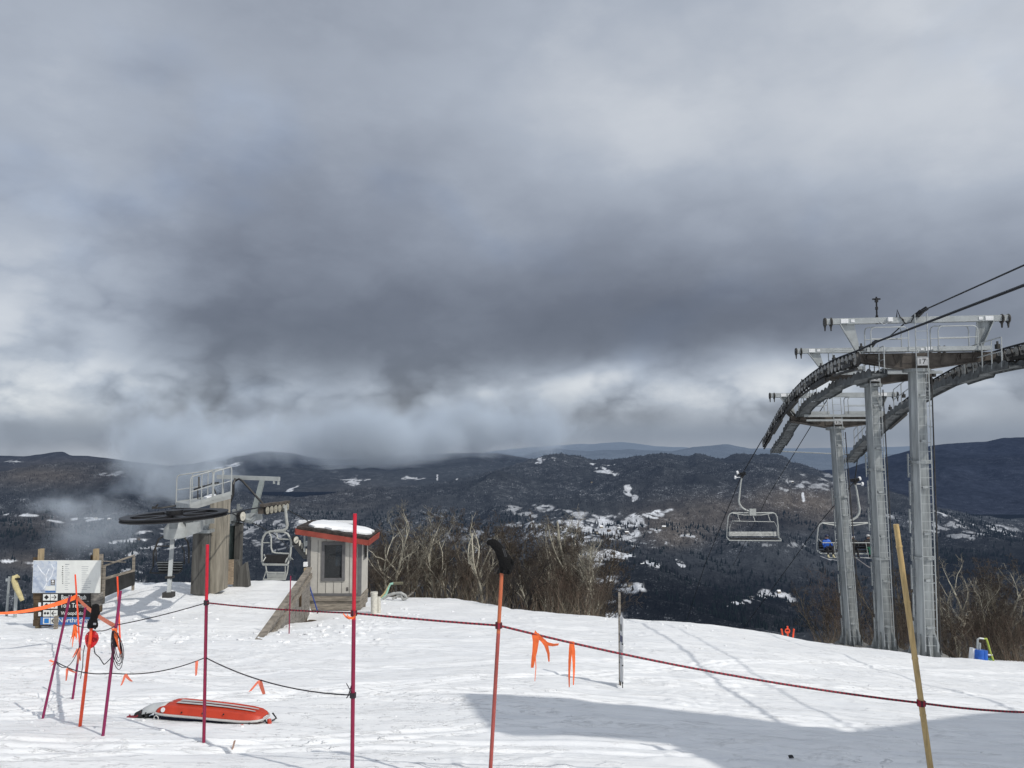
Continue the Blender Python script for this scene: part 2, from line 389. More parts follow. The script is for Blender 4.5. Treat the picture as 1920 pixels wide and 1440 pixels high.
def cover(px, py, X, Y, Zc, base=(0.039, 0.043, 0.048), spk=0.65):
    n = px.size; col = np.tile(np.array([*base, spk]), (n, 1))
    Y = Y + 2.5 * Zc
    wob = (fbm(X / 160, Y / 160, 4, 5) - 0.5); fine = fbm(X / 34, Y / 70, 4, 8); wx = (fbm(X / 75, Y / 160, 4, 6) - 0.5) * 2.4; wy = (fbm(X / 75, Y / 160, 4, 7) - 0.5) * 2.8; big = fbm(X / 700, Y / 700, 3, 15)
    col[:, :3] *= (0.7 + 0.7 * big)[:, None]
    col[:, 3] *= np.clip(fbm(X / 350, Y / 350, 3, 18) * 4 - 1.2, 0, 1.6)
    for (a, b, ra, rb, s) in BROWN:
        w = np.exp(-((px - a) / ra) ** 2 - ((py - b) / rb) ** 2) * s * np.clip(0.5 + 1.6 * (big - 0.35), 0, 1)
        col[:, :3] = col[:, :3] * (1 - w[:, None]) + np.array([0.125, 0.105, 0.085]) * w[:, None]
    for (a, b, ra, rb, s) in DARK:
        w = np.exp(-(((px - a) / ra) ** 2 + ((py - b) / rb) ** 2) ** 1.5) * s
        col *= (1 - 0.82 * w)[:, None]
    for (a, b, ra, rb, s, tl) in PATCH:
        dx = (px - a) / ra + wx; dy = (py - b - tl * (px - a)) / rb + wy
        q = 1 - np.sqrt(dx * dx + dy * dy) + wob * 1.2
        w = sstep(0.0, 0.25, q) * s
        w = w * np.where(s > 0.75, sstep(0.36, 0.46, fine), sstep(0.49, 0.58, fine))
        col[:, :3] = col[:, :3] * (1 - w[:, None]) + np.array([0.66, 0.685, 0.73]) * w[:, None]
        col[:, 3] *= 1 - w
    return np.clip(col, 0, 1)

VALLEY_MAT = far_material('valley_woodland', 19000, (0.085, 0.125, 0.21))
def valley():
    t = np.concatenate([np.linspace(-1.35, -.72, 90, endpoint=False), np.linspace(-.72, .72, 1350, endpoint=False), np.linspace(.72, 1.35, 91)]); px = CX + F * t
    cpy = pl([(-1200, 900), (-200, 890), (0, 884), (60, 876), (130, 870), (200, 867), (240, 868), (300, 892), (400, 905), (480, 928), (560, 934), (640, 921), (700, 914), (760, 911), (830, 905), (900, 891), (960, 874),
              (1000, 860), (1030, 852), (1055, 850), (1090, 858), (1110, 863), (1140, 863), (1180, 857), (1215, 852), (1240, 850), (1258, 851), (1290, 855), (1303, 850), (1312, 852), (1340, 858), (1358, 859), (1382, 853),
              (1420, 853), (1455, 851), (1472, 856), (1482, 866), (1520, 876), (1560, 890), (1620, 915), (1700, 938), (1800, 968), (1920, 1000), (2100, 1030), (3000, 1060)])(px)
    rc = np.interp(px, [-1000, 0, 250, 480, 640, 830, 1000, 1300, 1480, 1600, 1920, 2600], [4200, 4200, 4300, 4400, 4500, 4800, 5200, 5600, 5400, 4600, 3400, 3000])
    zc = -(cpy - HORIZON) / F * rc
    q = np.concatenate([np.linspace(0, 0.28, 36, endpoint=False), np.linspace(0.28, 1.0, 460, endpoint=False), np.linspace(1.0, 1.35, 50)])
    T = np.tile(t, (len(q), 1)); ZC = np.tile(zc, (len(q), 1)); RC = np.tile(rc, (len(q), 1))
    Q = q[:, None] * np.ones_like(T)
    r0 = 62.0
    Yd = r0 + (RC - r0) * Q
    X = T * Yd
    # mean profile: steep home slope, valley floor, rise to the crest
    home = np.interp(Yd, [0, 62, 160, 420, 900, 1500, 1900], [-10, -33, -78, -185, -345, -440, -462])
    floor = -455 + 0 * Yd
    # far rise: image row against distance
    u = np.clip((Yd - 1900) / (RC - 1900), 0, 1.4)
    rise = floor + (ZC - floor) * np.where(u < 1, u ** 2.1, 1 - (u - 1) * 1.6)
    Z = np.where(Yd < 1900, home, rise)
    env = sstep(900, 2200, Yd) * (1 - 0.93 * sstep(0.86, 1.0, Q))
    hills = (np.abs(fbm(X / 900 + 3.1, Yd / 1100, 4, 41) - 0.5) * 2)
    Z = Z + env * ((fbm(X / 650, Yd / 800, 5, 51) - 0.5) * 210 + (0.3 - hills) * 170)
    Z = Z + sstep(1500, 2500, Yd) * (fbm(X / 90, Yd / 120, 3, 61) - 0.5) * 22
    # named knolls
    def knoll(a, r, wa, wr, h):
        return h * np.exp(-((T - (a - CX) / F) / (wa / F)) ** 2 - ((Yd - r) / wr) ** 2)
    Z = Z + knoll(1440, 3000, 80, 330, 95) + knoll(1380, 2150, 190, 300, 60) + knoll(1330, 4300, 170, 500, 70) + knoll(90, 3000, 110, 350, 60) + knoll(1850, 2300, 130, 300, 60)
    Z = Z + sstep(0.97, 1.0, Q) * (1 - sstep(1.0, 1.04, Q)) * (fbm(X / 14, Yd * 0, 2, 71) - 0.5) * 12
    px_, py_ = proj(X, Yd, Z)
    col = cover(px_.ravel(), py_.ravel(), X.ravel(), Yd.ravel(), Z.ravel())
    near = 1 - sstep(300, 1500, Yd.ravel())
    col[:, :3] = col[:, :3] * (1 - near[:, None]) + np.array([0.02, 0.021, 0.022]) * near[:, None]
    col[:, 3] *= 1 - near
    V = np.stack([X, Yd, Z], -1).reshape(-1, 3)
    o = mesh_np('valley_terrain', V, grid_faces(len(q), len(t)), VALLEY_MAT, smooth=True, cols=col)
    tag(o, kind='structure')
    return X, Yd, Z, px_, py_, col
VX, VY, VZ, VPX, VPY, VCOL = valley()

def ridge(name, prof, r, depth, zfoot, L, haze, seed, base, spk, hmax=1.0, amp=60, px0=-1500, px1=3400):
    a = np.array(prof, float); px0 = max(px0, a[0, 0]); px1 = min(px1, a[-1, 0])
    px = np.linspace(px0, px1, 900); t = (px - CX) / F
    cpy = np.interp(px, a[:, 0], a[:, 1]); ker = np.hanning(9); ker /= ker.sum(); cpy = np.convolve(np.pad(cpy, 4, 'edge'), ker, 'valid')
    zc = -(cpy - HORIZON) / F * r; zc = zc + (fbm(t * 60, t * 0, 4, seed) - 0.5) * r * 0.0016
    q = np.concatenate([np.linspace(0, 1, 120, endpoint=False), np.linspace(1, 1.3, 12)]); Q = q[:, None] * np.ones_like(t)[None]
    Y = r - depth * (1 - Q); X = t[None] * Y
    Z = zfoot + (zc[None] - zfoot) * np.where(Q < 1, np.clip(Q, 0, 1) ** 1.4, 1 - (Q - 1) * 1.5)
    e = np.sin(np.clip(Q, 0, 1) * PI) ** 0.6
    Z = Z + e * (np.abs(fbm(X / 700, Y / 1500, 5, seed + 3) - 0.5) * -2 + 0.35) * amp * 2 + (1 - e) * 0
    px_, py_ = proj(X, Y, Z)
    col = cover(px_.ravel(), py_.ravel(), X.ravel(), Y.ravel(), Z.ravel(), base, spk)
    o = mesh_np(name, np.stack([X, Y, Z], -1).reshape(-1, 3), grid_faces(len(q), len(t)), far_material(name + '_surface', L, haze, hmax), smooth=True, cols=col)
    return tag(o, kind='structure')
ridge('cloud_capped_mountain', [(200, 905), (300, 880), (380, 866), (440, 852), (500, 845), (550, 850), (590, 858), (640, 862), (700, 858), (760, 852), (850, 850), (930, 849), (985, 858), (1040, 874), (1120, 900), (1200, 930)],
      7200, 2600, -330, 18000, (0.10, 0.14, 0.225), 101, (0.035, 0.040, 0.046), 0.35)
ridge('far_left_mountain', [(-1400, 870), (-500, 862), (-150, 858), (0, 854), (50, 855), (85, 851), (108, 847), (122, 846), (135, 854), (165, 855), (200, 858), (235, 863), (280, 872), (380, 895)],
      8200, 2500, -330, 26000, (0.09, 0.125, 0.20), 111, (0.028, 0.034, 0.046), 0.2)
ridge('right_mountain', [(1380, 905), (1480, 890), (1560, 883), (1590, 877), (1650, 859), (1690, 848), (1740, 836), (1790, 831), (1850, 827), (1880, 821), (1920, 820), (2000, 812), (2200, 815), (2500, 840), (3200, 870)],
      7600, 3400, -420, 30000, (0.075, 0.115, 0.21), 121, (0.024, 0.030, 0.046), 0.12, amp=90)
ridge('hazy_blue_mountain', [(860, 900), (930, 868), (1000, 848), (1040, 842), (1100, 845), (1180, 842), (1260, 846), (1300, 838), (1345, 834), (1365, 833), (1400, 840), (1450, 845), (1540, 850), (1650, 852), (1800, 846), (2400, 840)],
      15000, 5500, -500, 15000, (0.15, 0.20, 0.285), 131, (0.10, 0.12, 0.15), 0.3, amp=60)
ridge('distant_mountain_line', [(880, 860), (960, 842), (1050, 834), (1110, 832), (1165, 828), (1230, 836), (1330, 842), (1500, 840), (1750, 836), (2400, 836)],
      24000, 6000, -500, 13000, (0.18, 0.235, 0.325), 141, (0.10, 0.12, 0.15), 0.2, amp=60)

# base sheet reaching the horizon beneath everything
mb = MB(); mb.add([(-14000, -14000, -640), (14000, -14000, -640), (14000, 14000, -640), (-14000, 14000, -640)], [(0, 1, 2, 3)])
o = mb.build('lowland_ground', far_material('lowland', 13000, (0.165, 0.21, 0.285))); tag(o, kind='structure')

# ---------------------------------------------------------------- spikes: vectorised thin cones
def spikes(base, dirs, length, rad, n=3):
    base = np.asarray(base, float); d = np.asarray(dirs, float); d = d / np.linalg.norm(d, axis=1, keepdims=True)
    ref = np.where(np.abs(d[:, 2:3]) > 0.9, np.array([[1.0, 0, 0]]), np.array([[0, 0, 1.0]]))
    x = np.cross(d, ref); x /= np.linalg.norm(x, axis=1, keepdims=True); y = np.cross(d, x)
    L = np.asarray(length, float)[:, None]; r = np.asarray(rad, float)[:, None]
    vs = [base + r * (math.cos(2 * PI * k / n) * x + math.sin(2 * PI * k / n) * y) for k in range(n)] + [base + d * L]
    V = np.stack(vs, 1).reshape(-1, 3); k = np.arange(len(base))[:, None] * (n + 1)
    Fq = np.concatenate([k + np.array([[i, (i + 1) % n, n]]) for i in range(n)], 0)
    return V, Fq

def woods():
    """far-off woods on the valley slopes: thin bare trees and dark conifers standing on the terrain"""
    ii, jj = VX.shape
    cover_ = VCOL.reshape(ii, jj, 4)
    def sample(n, cond):
        out = []
        while sum(len(a) for a in out) < n:
            i = RNG.uniform(0, ii - 1.01, 60000); j = RNG.uniform(0, jj - 1.01, 60000); a = i.astype(int); b = j.astype(int); fi = (i - a)[:, None]; fj = (j - b)[:, None]
            def L(M):
                M = M[..., None] if M.ndim == 2 else M
                return (M[a, b] * (1 - fi) + M[a + 1, b] * fi) * (1 - fj) + (M[a, b + 1] * (1 - fi) + M[a + 1, b + 1] * fi) * fj
            x, y, z, px, py = (L(M)[:, 0] for M in (VX, VY, VZ, VPX, VPY)); c = L(cover_)
            ok = (y > 1700) & (px > -150) & (px < 2070) & (py < 1220) & cond(x, y, px, py, c)
            out.append(np.stack([x, y, z, *c.T], 1)[ok])
        return np.concatenate(out)[:n]
    p = sample(26000, lambda x, y, px, py, c: (c[:, 0] < 0.25) & (RNG.random(len(x)) < 0.25 + 0.75 * (fbm(x / 260, y / 260, 3, 91) > 0.46)))
    h = RNG.uniform(9, 17, len(p)); d = np.stack([RNG.normal(0, .05, len(p)), RNG.normal(0, .05, len(p)), np.ones(len(p))], 1)
    V, Fq = spikes(p[:, :3] - [0, 0, 1], d, h, RNG.uniform(1.2, 2.6, len(p)))
    col = np.repeat(np.concatenate([np.clip(p[:, 3:6] * RNG.uniform(0.5, 1.25, (len(p), 1)) , 0, 0.12), np.zeros((len(p), 1))], 1), 4, 0)
    o = mesh_np('bare_woods', V, Fq, VALLEY_MAT, cols=col); tag(o, kind='stuff')
    p = sample(6500, lambda x, y, px, py, c: (py > 960) & (RNG.random(len(x)) < 0.06 + (fbm(x / 140, y / 140, 3, 95) > 0.56)))
    h = RNG.uniform(10, 20, len(p)); d = np.tile([[0, 0, 1.0]], (len(p), 1))
    V, Fq = spikes(p[:, :3] - [0, 0, 1], d, h, h * 0.24, 5)
    col = np.tile(np.array([[0.012, 0.018, 0.017, 0]]), (len(V), 1))
    o = mesh_np('conifer_woods', V, Fq, VALLEY_MAT, cols=col); tag(o, kind='stuff')
woods()

# ---------------------------------------------------------------- world
def world():
    w = bpy.data.worlds.new('World'); scene.world = w; w.use_nodes = True; nt = w.node_tree; E.nt = nt
    bg = nt.nodes['Background']; out = nt.nodes['World Output']
    sky = nt.nodes.new('ShaderNodeTexSky'); sky.sky_type = 'NISHITA'; sky.sun_disc = False
    sky.sun_elevation = SUN_EL; sky.sun_rotation = SUN_AZ; sky.altitude = 1600; sky.air_density = 1.0; sky.dust_density = 0.6
    link(nt, sky.outputs[0], bg.inputs[0]); bg.inputs[1].default_value = 0.10
    tc = nt.nodes.new('ShaderNodeTexCoord').outputs['Generated']
    sx = nt.nodes.new('ShaderNodeSeparateXYZ'); link(nt, tc, sx.inputs[0]); X, Y, Z = (E(sx.outputs[i]) for i in range(3))
    az = E.op('ARCTAN2', X, Y); el = E.op('ARCSINE', Z)
    def nz(scale, detail, rough, dist=0.0, mp=(1, 1, 1.9), off=None):
        m = nt.nodes.new('ShaderNodeMapping'); link(nt, tc, m.inputs[0]); m.inputs['Scale'].default_value = mp
        if off: m.inputs['Location'].default_value = off
        n = nt.nodes.new('ShaderNodeTexNoise'); n.inputs['Scale'].default_value = scale; n.inputs['Detail'].default_value = detail
        n.inputs['Roughness'].default_value = rough; n.inputs['Distortion'].default_value = dist; link(nt, m.outputs[0], n.inputs['Vector'])
        return E(n.outputs['Fac'])
    w1 = nz(3.2, 4, .55, 0, (1, 1, 1.6), (3, 1, 7)) - 0.5; w2 = nz(3.2, 4, .55, 0, (1, 1, 1.6), (9, 5, 2)) - 0.5
    a2 = az + w1 * 0.20; e2 = el + w2 * 0.10
    def px2(px, py): return math.atan((px - CX) / F), math.atan((HORIZON - py) / F * math.cos(math.atan((px - CX) / F)))
    def g(px, py, rx, ry, amp):
        a, e = px2(px, py); da = (a2 - a) * (F / rx); de = (e2 - e) * (F / ry)
        return ((da * da + de * de) * -1.0).exp() * amp
    V = None
    for args in SKY:
        k = g(*args); V = k if V is None else V + k
    V = V + SKY_BASE
    big = nz(2.4, 5, .55, 0.2, (1, 1, 2.2), (1.5, 0.3, 0.4)) - 0.5
    puff = nz(9.0, 7, .56, 0.0, (1, 1, 1.7), (4.2, 8.1, 0.7)) - 0.5
    low = (1 - el.step(0.02, 0.17))
    cum = nz(5.5, 8, .6, 0.0, (1, 1, 1.9), (2.2, 6.1, 3.7)).step(0.44, 0.62) - 0.5
    band = (((el - 0.045) * (el - 0.045)) * -900.0).exp()
    left = (((az + 0.62) * (az + 0.62)) * -14.0).exp() * (1 - el.step(0.12, 0.36))
    def billow(scale, off, det=2.0, mp=(1, 1, 1.7)):
        m = nt.nodes.new('ShaderNodeMapping'); link(nt, tc, m.inputs[0]); m.inputs['Scale'].default_value = mp; m.inputs['Location'].default_value = off
        nn = nt.nodes.new('ShaderNodeTexNoise'); nn.inputs['Scale'].default_value = scale * 1.3; nn.inputs['Detail'].default_value = 5; link(nt, m.outputs[0], nn.inputs['Vector'])
        ad = nt.nodes.new('ShaderNodeVectorMath'); ad.operation = 'MULTIPLY_ADD'; link(nt, nn.outputs['Color'], ad.inputs[0]); ad.inputs[1].default_value = (.9 / scale,) * 3; link(nt, m.outputs[0], ad.inputs[2])
        v = nt.nodes.new('ShaderNodeTexVoronoi'); v.feature = 'F1'; v.inputs['Scale'].default_value = scale; v.inputs['Detail'].default_value = det; v.inputs['Roughness'].default_value = .52
        v.normalize = True; link(nt, ad.outputs[0], v.inputs['Vector'])
        return 1 - E(v.outputs['Distance'])
    pf = billow(9.0, (3.3, 1.1, 5.7)).step(0.48, 0.80) - 0.5
    pf2 = billow(4.2, (1.3, 4.1, 2.2), 1.0).step(0.45, 0.80) - 0.5
    V = V + pf * (band * 0.30 + low * 0.08 + left * 0.16 + 0.03) + pf2 * (band * 0.16 + left * 0.14 + 0.06) + big * 0.24 + puff * (0.07 + low * 0.22) + cum * (band * 0.08 + left * 0.03 + 0.03)
    # brighter overcast towards the sun and overhead, behind the photographer
    dot = X * SUN.x + Y * SUN.y + Z * SUN.z
    V = V + dot.step(0.1, 1.0) * 0.33 + el.step(0.55, 1.3) * 0.12
    V = V.clamp()
    col = ramp(nt, V.v, [(0.0, (0.092, 0.103, 0.133)), (0.2, (0.152, 0.168, 0.210)), (0.42, (0.272, 0.304, 0.368)), (0.62, (0.425, 0.47, 0.545)), (0.85, (0.70, 0.73, 0.77)), (1.0, (0.85, 0.87, 0.90))])
    # slightly bluer where the cover thins
    thin = nz(3.5, 4, .5, 0.2, (1, 1, 1.5), (7.7, 2.2, 5.0)).step(0.52, 0.75)
    col = mixc(nt, (thin * 0.35).v, col, mixc(nt, 1.0, col, (0.82, 0.98, 1.22), 'MULTIPLY'))
    # pale blue strip of clear air just over the horizon
    hz = ((el - 0.0) * (el - 0.0) * -3000.0).exp() * 0.75
    col = mixc(nt, hz.v, col, (0.20, 0.25, 0.335))
    bc = nt.nodes.new('ShaderNodeBackground'); link(nt, col, bc.inputs[0]); bc.inputs[1].default_value = 1.0
    mx = nt.nodes.new('ShaderNodeMixShader'); mx.inputs[0].default_value = 0.93
    link(nt, bg.outputs[0], mx.inputs[1]); link(nt, bc.outputs[0], mx.inputs[2]); link(nt, mx.outputs[0], out.inputs[0])
    L = bpy.data.lights.new('sun', 'SUN'); L.energy = 2.65; L.angle = math.radians(0.53); L.color = (1.0, 0.955, 0.88)
    lo = bpy.data.objects.new('sun', L); COL.objects.link(lo); lo.location = (30, -20, 40)
    lo.rotation_euler = (-SUN).to_track_quat('-Z', 'Y').to_euler()
SKY_BASE = 0.45
SKY = [(1500, 120, 700, 230, .30), (120, 100, 300, 180, .10), (80, 480, 190, 200, .22), (60, 620, 170, 90, .16), (40, 760, 120, 30, .16),
       (1000, 610, 1100, 150, -.26), (1350, 590, 420, 110, -.10), (430, 640, 280, 60, -.08), (700, 330, 500, 130, -.06),
       (440, 806, 50, 22, .50), (535, 815, 38, 16, .42), (560, 745, 160, 40, .18), (1050, 725, 130, 36, .30), (1150, 705, 60, 30, .26), (880, 745, 70, 20, .2), (930, 780, 120, 50, .12),
       (1330, 720, 160, 50, .18), (1480, 690, 120, 50, .30), (1850, 720, 110, 26, .22), (1840, 770, 140, 30, -.12), (1700, 650, 90, 40, .12),
       (300, 770, 130, 40, -.10), (700, 760, 120, 40, -.10), (180, 820, 200, 30, -.14), (1150, 790, 140, 20, -.1), (270, 130, 60, 30, -.05), (1950, 250, 250, 200, .06), (640, 735, 560, 70, -.11), (500, 480, 380, 150, -.04), (330, 560, 200, 90, -.06)]
world()
# ================================================================ materials for built things
STEEL = mat('galvanised_steel', (0.36, 0.385, 0.39), 0.45, 0.4, 0.2, 3.0, 0.05, 60, (2.5, 2.5, .22))
STEEL_L = mat('light_galvanised_steel', (0.42, 0.445, 0.45), 0.45, 0.2, 0.10, 3.0)
STEEL_D = mat('weathered_dark_steel', (0.055, 0.053, 0.05), 0.6, 0.2, 0.25, 4.0)
CATW = mat('catwalk_grating', (0.17, 0.183, 0.188), 0.6, 0.2, 0.3, 3.0)
GIRDER = mat('brown_grey_girder', (0.11, 0.095, 0.082), 0.65, 0.1, 0.3, 2.5)  # brown-grey, with the crossarm's shade put into the base colour
RUBBER = mat('black_rubber', (0.018, 0.018, 0.019), 0.55, 0, 0.2, 10)
SHEAVE_RIM = mat('sheave_rim', (0.44, 0.43, 0.40), 0.4, 0.4, 0.2, 9)
BLACK = mat('black_paint', (0.012, 0.012, 0.014), 0.42, 0.0, 0.2, 5)
WIRE = mat('wire_rope', (0.022, 0.024, 0.030), 0.5, 0.3, 0.2, 30)
WHITE = mat('white_plate', (0.78, 0.79, 0.80), 0.5, 0, 0.05, 5)
CREAM = mat('cream_paint', (0.62, 0.60, 0.53), 0.5, 0, 0.12, 12)
CHAIRPAINT = mat('chair_grey_paint', (0.43, 0.445, 0.43), 0.45, 0.1, 0.1, 6)
SEATPAD = mat('dark_seat_pad', (0.022, 0.022, 0.025), 0.7, 0, 0.2, 8)

def text(body, c, w, h, m, parent, right=(1, 0, 0), up=(0, 0, 1), name='lettering', offset=0.0):
    cu = bpy.data.curves.new('txt', 'FONT'); cu.body = body; cu.align_x = 'CENTER'; cu.align_y = 'CENTER'; cu.offset = offset; cu.extrude = 0.0
    to = bpy.data.objects.new('txt', cu); COL.objects.link(to); dg = bpy.context.evaluated_depsgraph_get(); dg.update()
    me = bpy.data.meshes.new_from_object(to.evaluated_get(dg)); bpy.data.objects.remove(to)
    co = np.empty(len(me.vertices) * 3); me.vertices.foreach_get('co', co); co = co.reshape(-1, 3)
    lo, hi = co.min(0), co.max(0); q = (co - (lo + hi) / 2) / np.maximum(hi - lo, 1e-6)
    R = np.array(right, float); R /= np.linalg.norm(R); U = np.array(up, float); U /= np.linalg.norm(U)
    off = WL[parent.name] if parent is not None else Vector((0, 0, 0))
    pts = np.array(c) + q[:, :1] * w * R + q[:, 1:2] * h * U - np.array(off)
    me.vertices.foreach_set('co', pts.ravel()); me.materials.clear(); me.materials.append(m); me.update()
    return link_mesh(name, me, parent)

# ================================================================ right-hand chairlift
ED = Vector((0.153, 0.988, 0)).normalized(); RV = Vector((ED.y, -ED.x, 0))
_lz = np.array([(-6, 2.9), (20, 2.86), (24, 2.86), (26.8, 2.80), (28.5, 2.82), (30.4, 2.77), (32.2, 2.66), (34.3, 2.46), (36.4, 2.2), (38.6, 1.77), (40.7, 1.30), (43, .62), (44.9, .04), (46, -.32)])
_rz = np.array([(-6, 3.0), (20, 2.92), (25, 2.92), (27, 2.88), (30, 2.66), (33, 2.25), (36, 1.66), (39, .85), (42, -.05), (44, -.75)])
def lrope(y): return Vector((7.547 + .153 * y, y, float(np.interp(y, _lz[:, 0], _lz[:, 1]))))
def rrope(y): return Vector((12.5 + .153 * y, y, float(np.interp(y, _rz[:, 0], _rz[:, 1]))))
def smooth_path(f, a, b, n=80):
    pts = np.array([f(y) for y in np.linspace(a, b, n)]); k = np.ones(5) / 5
    z = np.convolve(np.pad(pts[:, 2], 2, 'edge'), k, 'valid'); pts[:, 2] = z
    return [Vector(p) for p in pts]
def at_len(path, s):
    for a, b in zip(path, path[1:]):
        l = (b - a).length
        if s <= l: return a.lerp(b, s / l), (b - a).normalized()
        s -= l
    return path[-1], (path[-1] - path[-2]).normalized()
def plen(path): return sum((b - a).length for a, b in zip(path, path[1:]))

def sheave_mesh(name, r, w, rim, mats):
    m = MB(); n = 20
    m.cur = 0; m.lathe((0, 0, 0), (1, 0, 0), [(-w / 2, r * .82), (-w / 2, r), (-w * .1, r * .955), (w * .1, r * .955), (w / 2, r), (w / 2, r * .82)], n)
    m.cur = 1; m.lathe((0, 0, 0), (1, 0, 0), [(-w * .62, r * .66), (-w * .62, r * .82), (w * .62, r * .82), (w * .62, r * .66)], n)
    m.cur = 0; m.lathe((0, 0, 0), (1, 0, 0), [(-w * .55, 0), (-w * .55, r * .6), (w * .55, r * .6), (w * .55, 0)], n)
    m.cur = 1; m.lathe((0, 0, 0), (1, 0, 0), [(-w * .9, 0), (-w * .9, r * .2), (w * .9, r * .2), (w * .9, 0)], 10)
    o = m.build(name, mats, smooth=True); me = o.data; bpy.data.objects.remove(o); return me
SHEAVE = sheave_mesh('sheave', 0.25, 0.11, .8, [RUBBER, SHEAVE_RIM])
def put(me, name, parent, pos, rot=None):
    o = link_mesh(name, me, parent); o.location = Vector(pos) - WL[parent.name]
    if rot is not None: o.rotation_euler = rot
    return o

def tower(num, B, T, y0, y1, label, beam_lift=1.66, anemo=False, tie=False, railL=(0, 0), railR=(0, 0)):
    root = thing('lift_tower', label, 'chairlift tower', B, 'lift towers of the right-hand chairlift')
    U = (T - B).normalized(); FW = -(ED - U * ED.dot(U)).normalized()      # FW faces downhill towards the camera
    R = RV
    H = (T - B).length
    def L(r, f, u, o=T): return o + R * r + FW * f + U * u
    m = MB(); cd = Vector((-B.x, -B.y, 0)).normalized(); cd.rotate(Quaternion((0, 0, 1), PI / 8))
    m.tube([B - U * .6, B + U * 1.6, B + U * H * .5, T - U * .05], [.325, .315, .29, .265], 8, ref=cd)
    for k in (.34, .67): m.lathe(B + U * H * k, U, [(-.05, .30), (-.05, .365), (.05, .365), (.05, .30)], 24)
    m.lathe(T - U * .08, U, [(-.06, .2), (-.06, .45), (.04, .45), (.04, .2)], 24)
    m.build('mast', STEEL, root, smooth=True, sharp=25)
    m = MB()
    for k in range(8):
        a = 2 * PI * k / 8; d = R * math.cos(a) + FW * math.sin(a)
        m.add([B + d * .3 + U * .8, B + d * .36 - U * .2, B + d * .62 - U * .2, B + d * .34 + U * .8, ], [(0, 1, 2, 3)])
        t = d.cross(U) * .02
        m.prism([(0.30, .8), (.30, -.3), (.64, -.3), (.64, -.2), (.34, .8)], B - t, d, U, t * 2)
    m.lathe(B, U, [(-.35, .1), (-.35, .72), (-.22, .72), (-.22, .1)], 20)
    m.build('base_flange', STEEL, root)
    m = MB(); zf = gz(B.x, B.y); m.lathe(Vector((B.x, B.y, zf - .5)), (0, 0, 1), [(0, .78), (.58, .74), (.62, .70)], 20); m.build('concrete_footing', mat('footing_concrete', (.22, .215, .205), .9, 0, .25, 3), root)
    # ladder with standoffs, safety rail, cable tray
    m = MB(); top = H + beam_lift + .15
    for r in (-.15, .23): m.tube([L(r, .50, .3, B), L(r, .46, H - .6, B), L(r, .46, top, B)], .019, 6)
    for k in range(int((top - .5) / .29)): m.tube([L(-.15, .478, .5 + k * .29, B), L(.23, .478, .5 + k * .29, B)], .011, 4)
    for k in range(6):
        h = 1 + k * (H - 2) / 5
        for r in (-.15, .23): m.tube([L(r, .47, h, B), L(r * .5, .25, h, B)], .012, 4)
        m.box(L(.04, .36, h + .05, B), (.16, .12, .07), Matrix((R, FW, U)).transposed())
    m.build('ladder', STEEL_L, root)
    m = MB(); m.tube([L(.36, .36, .1, B), L(.36, .34, H - .3, B)], .022, 6)
    for k in range(13): h = .6 + k * (H - 1.2) / 12; m.tube([L(.36, .34, h, B), L(.30, .12, h, B)], .012, 4)
    m.build('safety_rail', STEEL_D, root)
    m = MB(); n = 7
    for k in range(n):
        a = .4 + k * (H - 3.2) / n; b = a + (H - 3.2) / n * .86
        off = -.40 + (.03 if k % 2 else 0)
        m.bar(L(off, .12, a, B), L(off, .12, b, B), .03, .10, FW)
        for j in range(3): m.bar(L(off, .1, a + (b - a) * (j + .5) / 3, B), L(-.28, .06, a + (b - a) * (j + .5) / 3, B), .03, .03)
    m.build('cable_tray', STEEL, root)
    # crossarm girder
    m = MB()
    for f in (-.22, .16):
        m.prism([(-2.05, .50), (2.45, .50), (2.45, .27), (.45, -.02), (-.45, -.02), (-2.05, .27)], L(0, f, 0), R, U, FW * .05)
    m.bar(L(-2.05, -.03, .485), L(2.45, -.03, .485), .46, .03, U); m.prism([(-2.05, .27), (-.45, -.02), (.45, -.02), (2.45, .27), (2.45, .25), (.45, -.045), (-.45, -.045), (-2.05, .25)], L(0, -.26, 0), R, U, FW * .56)
    for r in (-1.7, -1.2, -.7, .7, 1.2, 1.7, 2.1): m.bar(L(r, .19, .06 + abs(r) * .1), L(r + .1 * (1 if r > 0 else -1), .19, .48), .03, .10, FW)
    for r in (-1.5, 1.5): m.box(L(r, .24, .36), (.34, .09, .16), Matrix((R, FW, U)).transposed())
    m.build('crossarm', GIRDER, root)
    m = MB(); m.bar(L(-1.75, .30, .56), L(-.35, .30, .56), .55, .05, U); m.bar(L(.35, .30, .56), L(2.15, .30, .56), .55, .05, U)
    m.bar(L(-1.75, .585, .60), L(-.35, .585, .60), .02, .14, U); m.bar(L(.35, .585, .60), L(2.15, .585, .60), .02, .14, U)
    m.build('service_platform', STEEL_L, root)
    for (a, b) in ((-1.62, -.42), (.52, 1.75)):
        for f, h in ((.60, .80), (-.12, .90)):
            m = MB(); q = .14
            m.tube([L(a, f, .55), L(a, f, .55 + h - q), L(a + .04, f, .55 + h - .04), L(a + q, f, .55 + h), L(b - q, f, .55 + h), L(b - .04, f, .55 + h - .04), L(b, f, .55 + h - q), L(b, f, .55)], .021, 6)
            m.tube([L(a, f, .55 + h * .52), L(b, f, .55 + h * .52)], .016, 5)
            m.build('handrail', STEEL_L, root)
    # lifting frame
    bl = beam_lift
    m = MB(); m.bar(L(-2.95, 0, bl), L(2.95, 0, bl), .20, .20, U); m.build('lifting_beam', STEEL_L, root)
